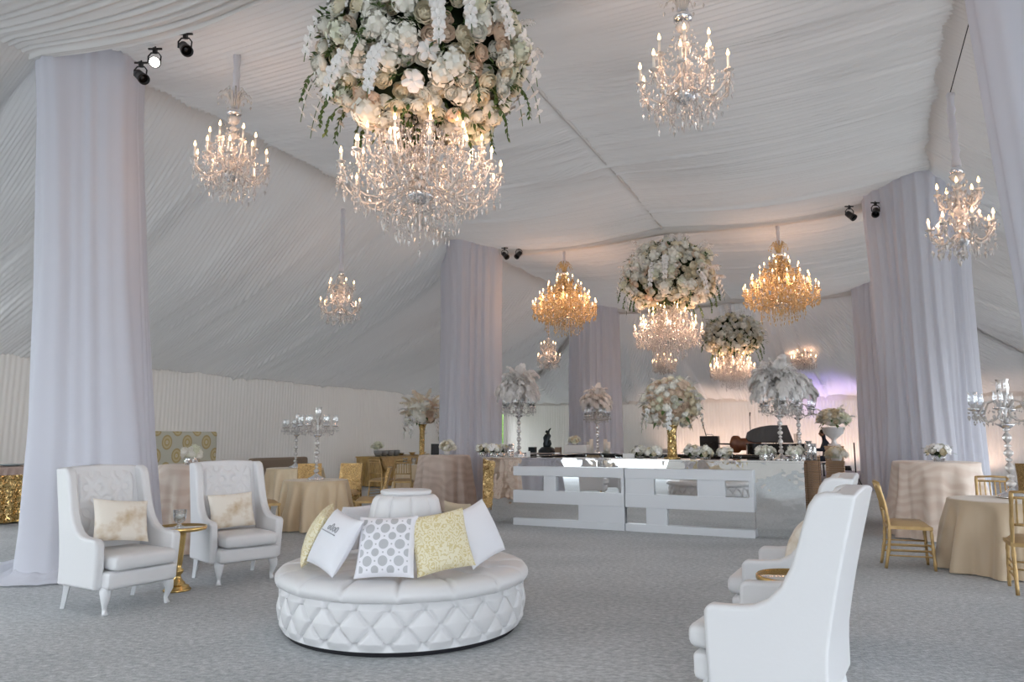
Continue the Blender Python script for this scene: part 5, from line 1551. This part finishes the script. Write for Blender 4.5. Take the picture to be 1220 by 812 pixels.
# boxes and cards
def on_bar(px, v, d, name, label, cat, mat, rz=None):
    return small_box(name, label, cat, bar_px(px, v, BH + .001), d, mat, rz=RZ if rz is None else rz)
on_bar(746, .15, (.19, .02, .075), 'menu_card', 'small white menu card standing on the bar left of the low flowers', 'card', M['card'])
on_bar(629, .2, (.07, .02, .10), 'menu_card', 'small white card at the bar left end beside the feather candelabrum', 'card', M['card'])
on_bar(687, BD - .40, (.52, .32, .17), 'white_box', 'long white box on the rear counter below the far feather candelabrum', 'box', M['card'])
# tall feature candles on the rear counter
for i, (px, h) in enumerate([(699.5, .24), (702.5, .30), (719, .30), (722.5, .24)]):
    o = MB().lathe([(.0, 0), (.045, 0), (.045, h), (.038, h - .01), (.0, h - .012)], 16, caps=False).build('pillar_candle', M['candle'], None, bar_px(px, BD - .25 - .06 * (i % 2), BH + .001))
    tag(o, ('shorter pillar candle left of the far feather candelabrum', 'taller pillar candle left of the far feather candelabrum', 'taller pillar candle right of the far feather candelabrum', 'shorter pillar candle right of the far feather candelabrum')[i], 'candle')
bouquet('cream roses on the long white box on the rear counter', bar_px(683, BD - .40, BH + .174), .13, 12, {'rose_cream': 2, 'rose_white': 2}, .055, 'urn', .05, .05, seed=50)
# statue: a small draped bronze figure on a rocky base
stt = empty('statuette', 'dark bronze statuette on the rear counter in front of the back wall', 'statue', bar_px(651, BD - .30, BH))
MB().lathe([(.0, 0), (.20, 0), (.19, .05), (.15, .09), (.12, .12), (.0, .13)], 12, fn=lambda a, r, z: r * (1 + .12 * math.sin(3 * a) + .08 * math.sin(7 * a + z * 30)), caps=False).build('rock_base', M['bronze'], stt)
mb = MB()
mb.tube([(0, 0, .10), (-.02, 0, .20), (.0, 0, .30), (.03, 0, .38), (.02, 0, .44)], [.09, .075, .06, .065, .03], 10)
mb.tube([(.02, 0, .42), (.05, 0, .50), (.085, 0, .54)], [.03, .02, .012], 8)
mb.tube([(-.02, .0, .40), (-.07, 0, .33), (-.06, 0, .24)], [.025, .02, .014], 8)
mb.tube([(.02, -.03, .13), (.07, -.05, .20), (.05, -.06, .28)], [.04, .035, .025], 8)
mb.ball((-.005, 0, .465), .035, 10, 8)
mb.build('figure', M['bronze'], stt)
for i, (px, d) in enumerate([(634, (.16, .12, .12)), (664, (.12, .12, .12))]):
    on_bar(px, BD - .3, d, 'mossy_block' if i == 0 else 'small_box', ('dark mossy block left of the bronze statuette' , 'small brown box right of the bronze statuette')[i], 'box', M['bronze'] if i == 0 else M['brownfab'])
# bottles on the inner shelf of the rear counter, and things below
for i in range(16):
    p = bp(BW - .9 - .17 * i, BD - .40, .561)
    o = MB().lathe([(.0, 0), (.036, 0), (.038, .02), (.038, .17), (.014, .22), (.014, .27), (.0, .275)], 12, caps=False).build('bottle', (M['glassgreen'], M['amberliq'], M['glass'])[i % 3], None, p)
    tag(o, 'bottle in the dark open inside of the rear bar counter', 'bottle', 'bottles inside the rear counter')
# grey sofa and brown low table beyond the bar
gs = empty('sofa', 'grey sofa with its back to the bar, behind the gold flower stand', 'sofa', (4.0, 20.0, 0), RZ)
MB().box((0, -.3, .60), (1.15, .18, 1.04)).build('backrest', M['greyfab'], gs, bevel=.05, seg=3)
MB().box((0, .1, .32), (1.15, .7, .28)).build('seat', M['greyfab'], gs, bevel=.05, seg=3)
for s in (-1, 1): MB().box((s * .62, .05, .42), (.14, .85, .5)).build('arm', M['greyfab'], gs, bevel=.05, seg=3)
for x in (-.5, .5):
    for y in (-.3, .4): MB().box((x, y, .09), (.06, .06, .18)).build('leg', M['black'], gs)
put_chair(bc, 5.05, 18.9, 80, 'lone gold chair right of the grey sofa behind the bar', 'gold chairs behind the bar')

# ------------------------------------------------------------------ band stage
def sp(px, Y, z):
    k = (px - 610) / 850 / .99
    return Vector((k * Y, Y, z))
SG = tp(4.4, SB - 3.65)
sg = MB().box((0, 0, .15), (6.4, 5.5, .30)).build('stage', M['stage'], None, (SG.x, SG.y, 0), RZ, bevel=.01)
tag(sg, 'low grey band stage along the back wall', 'stage')
STZ = .301
RP = sp(861, 23.95, STZ)
rs_ = MB().box((0, 0, .27), (2.9, 1.7, .54)).build('riser', M['stage'], None, RP, RZ, bevel=.01)
tag(rs_, 'grey riser on the band stage under the amplifier and the cello', 'riser')
RSZ = STZ + .541
am = empty('guitar_amplifier', 'black guitar amplifier left of the cello on the stage', 'amplifier', sp(841, 24.35, RSZ), RZ)
MB().box((0, 0, .36), (.62, .3, .56)).build('cabinet', M['black'], am, bevel=.02)
MB().box((0, -.155, .30), (.54, .01, .38)).build('grille', pbr('dark_grille', (.03, .028, .025), .8), am)
MB().box((0, 0, .04), (.56, .26, .08)).build('plinth', M['black'], am)
MB().tube([(-.12, 0, .64), (-.1, 0, .69), (.1, 0, .69), (.12, 0, .64)], .015, 6).build('handle', M['chrome'], am)
gt_ = empty('guitar', 'dark guitar neck rising behind the amplifier', 'guitar', sp(838, 24.75, RSZ), RZ)
MB().tube([(0, 0, .5), (-.12, .02, 1.02)], [.028, .022], 8, flat=.6).tube([(-.12, .02, 1.02), (-.15, .02, 1.15)], [.035, .03], 8, flat=.4).build('neck', M['black'], gt_)
mb = MB(); n = 40
out = []
for i in range(n):
    a = 2 * PI * i / n; z = math.sin(a); w = (.17 + .035 * math.cos(2 * a)) * (1 if z < 0 else .82) * (1 - .30 * math.exp(-((z - .1) / .28) ** 2))
    out.append((math.cos(a) * w, .25 + .25 * z))
mb.prism([(p[0], p[1]) for p in out], .09); mb.xf(Matrix.Rotation(PI / 2, 4, 'Z')); mb.build('body', M['varnish'], gt_, bevel=.012)
# cello lying on its side
ce = empty('cello', 'brown cello lying on its side on the stage', 'cello', sp(882, 23.35, RSZ + .07), RZ + PI)
def cello_w(t):   # half width along the body 0..1
    lower = .36 * math.exp(-((t - .24) / .24) ** 4); upper = .28 * math.exp(-((t - .80) / .20) ** 4)
    return max(lower, upper, .20 * (1 if .08 < t < .95 else 0)) * min(1, ((t + .0) / .06) ** .5) * min(1, ((1.0 - t) / .06) ** .5)
n, k = 46, 20
P = np.empty((n, k, 3))
for i in range(n):
    t = i / (n - 1); w = max(.004, cello_w(t))
    for j in range(k):
        a = 2 * PI * j / k
        P[i, j] = (-.52 + 1.0 * t, (.11 * abs(math.sin(a)) ** .6 * math.copysign(1, math.sin(a))) * (1 if w > .02 else .3), .30 + w * math.copysign(abs(math.cos(a)) ** .8, math.cos(a)))
P[..., 2] = P[..., 2]
MB().grid(np.transpose(P, (1, 0, 2)), wrap=True).build('body', M['varnish'], ce)
MB().tube([(.40, -.13, .30), (.78, -.15, .31), (1.02, -.12, .32)], [.03, .024, .02], 8).tube([(1.02, -.12, .32), (1.10, -.12, .33), (1.12, -.08, .33)], [.022, .03, .018], 8).build('neck', M['black'], ce)
MB().box((-.12, -.15, .30), (.012, .06, .11)).build('bridge', M['goldwood'], ce)
MB().box((-.32, -.14, .30), (.22, .02, .06)).build('tailpiece', M['black'], ce)
# microphone stands
def mic(px, Y, h, label, boom=False):
    r = empty('microphone_stand', label, 'microphone stand', sp(px, Y, RSZ if px < 900 else STZ), .4)
    for i in range(3): MB().tube([(0, 0, .06), (.26 * math.cos(2.1 * i), .26 * math.sin(2.1 * i), .01)], .009, 6).build('leg', M['black'], r)
    MB().tube([(0, 0, .05), (0, 0, h)], .011, 6).build('pole', M['black'], r)
    MB().tube([(0, 0, h), (.02, 0, h + .12)], [.016, .024], 8).build('microphone', M['black'], r)
    return r
mic(889, 23.95, 1.30, 'thin microphone stand rising over the cello')
mic(915, 25.2, 1.35, 'black stand seen between the cello and the piano, behind the feather candelabrum')
# grand piano
pn = empty('grand_piano', 'black grand piano with its lid raised on the stage', 'piano', sp(925, 21.7, STZ), RZ + PI / 2 + .2)
out = [(-.75, -.55), (.75, -.55), (.75, .25), (.62, .55), (.40, .80), (.10, .98), (-.35, 1.05), (-.62, 1.0), (-.75, .80)]
def poly_slab(pts, z0, z1):
    n = len(pts); return MB().add([(x, y, z0) for x, y in pts] + [(x, y, z1) for x, y in pts], [tuple(range(n - 1, -1, -1)), tuple(range(n, 2 * n))] + [(i, (i + 1) % n, n + (i + 1) % n, n + i) for i in range(n)], False)
poly_slab(out, .62, .95).build('case', M['piano'], pn, bevel=.01)
lid = poly_slab([(-.75, -.25), (.75, -.25), (.75, .25), (.62, .55), (.40, .80), (.10, .98), (-.35, 1.05), (-.62, 1.0), (-.75, .80)], 0, .025)
lid.v = [(x, y, z) for x, y, z in lid.v]
lid.xf(Matrix.Translation((-.75, 0, .97)) @ Matrix.Rotation(-math.radians(20), 4, 'Y') @ Matrix.Translation((.75, 0, 0)))
lid.build('lid', M['piano'], pn)
MB().tube([(.55, .1, .95), (.50, .12, 1.40)], .014, 6).build('lid_prop', M['piano'], pn)
MB().box((0, -.66, .68), (1.4, .24, .08)).build('keyboard', M['piano'], pn)
MB().box((0, -.40, 1.10), (.75, .02, .28)).build('music_desk', M['piano'], pn)
for x, y in ((-.62, -.45), (.62, -.45), (-.3, .85)): MB().lathe([(.06, .62), (.05, .35), (.035, .05), (.045, 0)], 10, (x, y, 0)).build('leg', M['piano'], pn)
# ------------------------------------------------------------------ the pianist, seated, seen from behind
def skinned(name, verts, edges, radii, mat, parent, sub=2, root=0):
    me = bpy.data.meshes.new(name); me.from_pydata(verts, edges, []); me.materials.append(mat)
    o = bpy.data.objects.new(name, me); COL.objects.link(o); o.parent = parent
    s = o.modifiers.new('skin', 'SKIN'); s.use_smooth_shade = True; s.branch_smoothing = .4
    sv = me.skin_vertices[0].data
    for i, r in enumerate(radii): sv[i].radius = r if isinstance(r, tuple) else (r, r)
    sv[root].use_root = True
    sb = o.modifiers.new('sub', 'SUBSURF'); sb.levels = sub; sb.render_levels = sub
    return o
ps = pn.matrix_basis @ Vector((.05, -1.22, 0))
person = empty('person', 'person in a dark navy suit seated at the piano', 'person', ps, pn.rotation_euler.z)
# local: faces +y, hips at z .47
V = [(0, 0, .52), (0, -.02, .68), (0, -.03, .86), (0, .0, 1.0), (0, .025, 1.09), (0, .04, 1.19), (0, .045, 1.27),
     (.17, -.01, .98), (.24, .08, .76), (.20, .34, .77), (-.17, -.01, .98), (-.24, .08, .76), (-.20, .34, .77),
     (.10, .04, .50), (.12, .42, .50), (.12, .46, .08), (.12, .58, .03), (-.10, .04, .50), (-.12, .42, .50), (-.12, .46, .08), (-.12, .58, .03)]
Eg = [(0, 1), (1, 2), (2, 3), (3, 4), (4, 5), (5, 6), (3, 7), (7, 8), (8, 9), (3, 10), (10, 11), (11, 12), (0, 13), (13, 14), (14, 15), (15, 16), (0, 17), (17, 18), (18, 19), (19, 20)]
Rd = [(.17, .13), (.155, .12), (.18, .12), (.12, .09), .05, .075, .085, .075, .055, .038, .075, .055, .038, .10, .075, .05, .035, .10, .075, .05, .035]
skinned('body', V, Eg, Rd, M['navy'], person)
hd = MB().ball((0, .06, 1.25), (.078, .095, .115), 16, 12); 
hd.ball((-.08, .05, 1.235), (.012, .025, .035), 8, 6).ball((.08, .05, 1.235), (.012, .025, .035), 8, 6).ball((0, .158, 1.235), (.014, .02, .022), 8, 6)
hd.tube([(0, .03, 1.05), (0, .045, 1.18)], [.055, .05], 10)
hd.build('head', M['skin'], person)
hr = MB().ball((0, .045, 1.275), (.088, .10, .105), 16, 12); hr.build('hair', M['hair'], person)
for s in (-1, 1):
    hm = MB(); hm.ball((s * .20, .39, .765), (.04, .05, .018), 10, 6)
    for k in range(4):
        x = s * .20 + (-.027 + .018 * k); L_ = (.06, .072, .068, .052)[k]
        hm.tube([(x, .425, .77), (x, .425 + L_ * .55, .775), (x, .425 + L_, .758)], [.0095, .009, .007], 6)
    hm.tube([(s * .20 - s * .036, .38, .765), (s * .20 - s * .062, .412, .762), (s * .20 - s * .066, .44, .755)], [.011, .010, .008], 6)
    hm.build('hand', M['skin'], person)
bn = empty('piano_bench', 'black bench under the seated pianist', 'bench', ps + Vector((0, 0, 0)), pn.rotation_euler.z)
MB().box((0, 0, .37), (.75, .34, .07)).build('seat', M['piano'], bn, bevel=.015)
for x in (-.32, .32):
    for y in (-.13, .13): MB().box((x, y, .17), (.05, .05, .335)).build('leg', M['piano'], bn)

# ------------------------------------------------------------------ woven pedestal with an urn of roses
PD = (6.70, 15.0)
pd = empty('pedestal', 'square woven cane pedestal beside the bar, carrying a white urn', 'pedestal', (*PD, 0), RZ)
mb = MB(); H_ = 1.22
for k in range(22):
    z0 = H_ * k / 22; z1 = H_ * (k + 1) / 22; e = .006 * (k % 2)
    mb.box((0, 0, (z0 + z1) / 2), (.34 + e * 2, .34 + e * 2, z1 - z0 - .004))
mb.build('woven_body', M['wickerband'], pd, bevel=.008)
MB().box((0, 0, H_ + .012), (.37, .37, .024)).build('top_plate', M['wicker'], pd, bevel=.004)
un = empty('flower_urn', 'white urn of cream roses and wispy plumes on the woven pedestal', 'flowers', (*PD, H_ + .026))
MB().lathe([(.0, 0), (.12, 0), (.12, .03), (.05, .06), (.045, .13), (.10, .18), (.19, .26), (.22, .36), (.24, .385), (.20, .39), (.0, .36)], 24, caps=False).build('urn', M['urn'], un)
spray_head(un, .55, .30, .20, 56, {'rose_cream': 3, 'rose_white': 3, 'hydr': 1}, .075, [('feather', 8, .26)], None, 11, leaves=20, zlo=-.4)
tr = empty('tripod_stand', 'small black tripod stand right of the woven pedestal', 'stand', (8.35, 17.6, 0), .2)
for i in range(3): MB().tube([(0, 0, .55), (.30 * math.cos(2.1 * i), .30 * math.sin(2.1 * i), .0)], .014, 6).build('leg', M['black'], tr)
MB().tube([(0, 0, .45), (0, 0, 1.3)], .016, 6).build('pole', M['black'], tr)
ped2 = dup(pd, (6.15, 13.7, 0), RZ, 'shorter woven cane pedestal at the right end of the bar, topped by cream flowers', scale=.78)
bouquet('round cluster of cream flowers on the shorter woven pedestal', (6.15, 13.7, .98), .17, 16, {'rose_cream': 3, 'hydw': 2}, .07, 'urn', .10, .06, seed=77)

# ------------------------------------------------------------------ spotlights under the beams
def spot(label, p, aim, lit=False, group=None):
    r = empty('spotlight', label, 'spotlight', p, 0, group)
    d = (Vector(aim) - Vector(p)).normalized()
    Mx = d.to_track_quat('-Z', 'Y').to_matrix().to_4x4()
    mb = MB().lathe([(.0, .11), (.05, .11), (.075, .09), (.08, .0), (.085, -.12), (.092, -.125), (.092, -.17), (.080, -.17), (.078, -.10), (.0, -.10)], 20, caps=False); mb.xf(Mx); mb.build('housing', M['black'], r)
    l = MB().lathe([(.0, -.105), (.076, -.105), (.076, -.112), (.0, -.118)], 20, caps=False); l.xf(Mx); l.build('lens', M['lamp'] if lit else M['piano'], r)
    y = MB().tube([(-.10, 0, 0), (-.105, 0, .10), (-.06, 0, .16), (.06, 0, .16), (.105, 0, .10), (.10, 0, 0)], .012, 6); y.build('yoke', M['black'], r)
    r.scale = (.66,) * 3
    c = MB().box((0, 0, .20), (.05, .07, .08)).tube([(0, 0, .16), (0, 0, .27)], .014, 6).tube([(-.11, 0, .23), (.11, 0, .23)], .018, 8); c.build('clamp', M['black'], r)
    return r
spot('unlit black spotlight touching the left drape column', (-4.10, 7.40, 5.36), (-2.2, 6.2, 3.6))
spot('lit spotlight glaring at the upper left, next to the left drape column', (-3.86, 7.22, 5.42), (-.2, 1.2, 2.0), True)
spot('unlit black spotlight set apart, right of the lit one', (-3.36, 6.85, 5.37), (-2.0, 5.4, 3.7))
spot('left one of two small spotlights beside the middle left drape column', (-.16, 15.15, 5.36), (1.2, 13.5, 3.5))
spot('right one of two small spotlights beside the middle left drape column', (.15, 15.1, 5.36), (-1.2, 13.5, 3.5))
spot('left one of two small spotlights under the beam at the right drape column', (5.80, 11.85, 5.20), (6.6, 10.5, 3.7))
spot('right one of two small spotlights, touching the right drape column', (6.12, 11.6, 5.18), (5.2, 10.2, 3.6))
rg = empty('rigging_clamp', 'dark rigging clamp at the top of the right drape column', 'clamp', (6.62, 11.15, 5.78), .3)
MB().box((0, 0, 0), (.22, .12, .10)).build('body', M['black'], rg, bevel=.01)
MB().tube([(-.15, 0, -.06), (.18, .02, -.04)], .02, 8).build('pipe', M['chrome'], rg)
def lightspot(p, aim, col, watts, deg, blend=.6, size=.05):
    l = bpy.data.lights.new('lamp', 'SPOT'); o = bpy.data.objects.new('lamp', l); COL.objects.link(o)
    l.energy = watts; l.color = col; l.spot_size = math.radians(deg); l.spot_blend = blend; l.shadow_soft_size = size
    o.location = p; o.rotation_euler = (Vector(aim) - Vector(p)).to_track_quat('-Z', 'Y').to_euler()
    return o
# uplights standing on the carpet along the walls: blush on the back wall, violet behind the band
def uplight(label, p, aim, col, watts, deg):
    r = empty('uplight', label, 'uplight', p, 0, 'uplights along the back wall')
    MB().lathe([(.0, .02), (.10, .02), (.10, .17), (.085, .175), (.08, .15), (.0, .14)], 16, caps=False).build('can', M['black'], r)
    MB().tube([(-.12, 0, .0), (-.12, 0, .1), (.12, 0, .1), (.12, 0, .0)], .014, 6).build('bracket', M['black'], r)
    lightspot((p[0], p[1], p[2] + .2), aim, col, watts, deg)
for i, a in enumerate((1.6, 3.4, 5.2, 7.2, 9.2, 11.2)):
    q = tp(a, SB - 1.25); t = tp(a, SB - .05)
    z = STZ if 1.2 < a < 7.6 else 0.0
    uplight('black can uplight at the foot of the back wall', (q.x, q.y, z), (t.x, t.y, 1.9), (1, .70, .56), 60, 112)
for a in (6.0, 8.6):
    q = tp(a, SB - 1.05); t = tp(a + .3, SB - .8)
    uplight('black can uplight at the foot of the back wall', (q.x, q.y, STZ if a < 7.6 else 0.0), (t.x, t.y, 3.6), (.35, .28, 1), 170, 62)
# ------------------------------------------------------------------ light
w = bpy.data.worlds.new('sky'); sc.world = w; w.use_nodes = True
bg = w.node_tree.nodes['Background']; bg.inputs[0].default_value = (.87, .925, 1.0, 1); bg.inputs[1].default_value = WORLD
sun = bpy.data.lights.new('sun', 'SUN'); so = bpy.data.objects.new('sun', sun); COL.objects.link(so)
sun.energy = SUN; sun.angle = math.radians(3); sun.color = (1, .95, .88)
so.rotation_euler = (math.radians(35), math.radians(18), math.radians(20))
sc.view_settings.view_transform = 'Standard'; sc.view_settings.look = 'None'; sc.view_settings.gamma = 1; sc.view_settings.use_curve_mapping = False
sc.view_settings.exposure = EXPO
sc.cycles.use_denoising = True
sc.cycles.max_bounces = 10; sc.cycles.transparent_max_bounces = 12; sc.cycles.transmission_bounces = 6; sc.cycles.diffuse_bounces = 5; sc.cycles.glossy_bounces = 5
sc.cycles.sample_clamp_indirect = 6
sc.cycles.caustics_reflective = False; sc.cycles.caustics_refractive = False
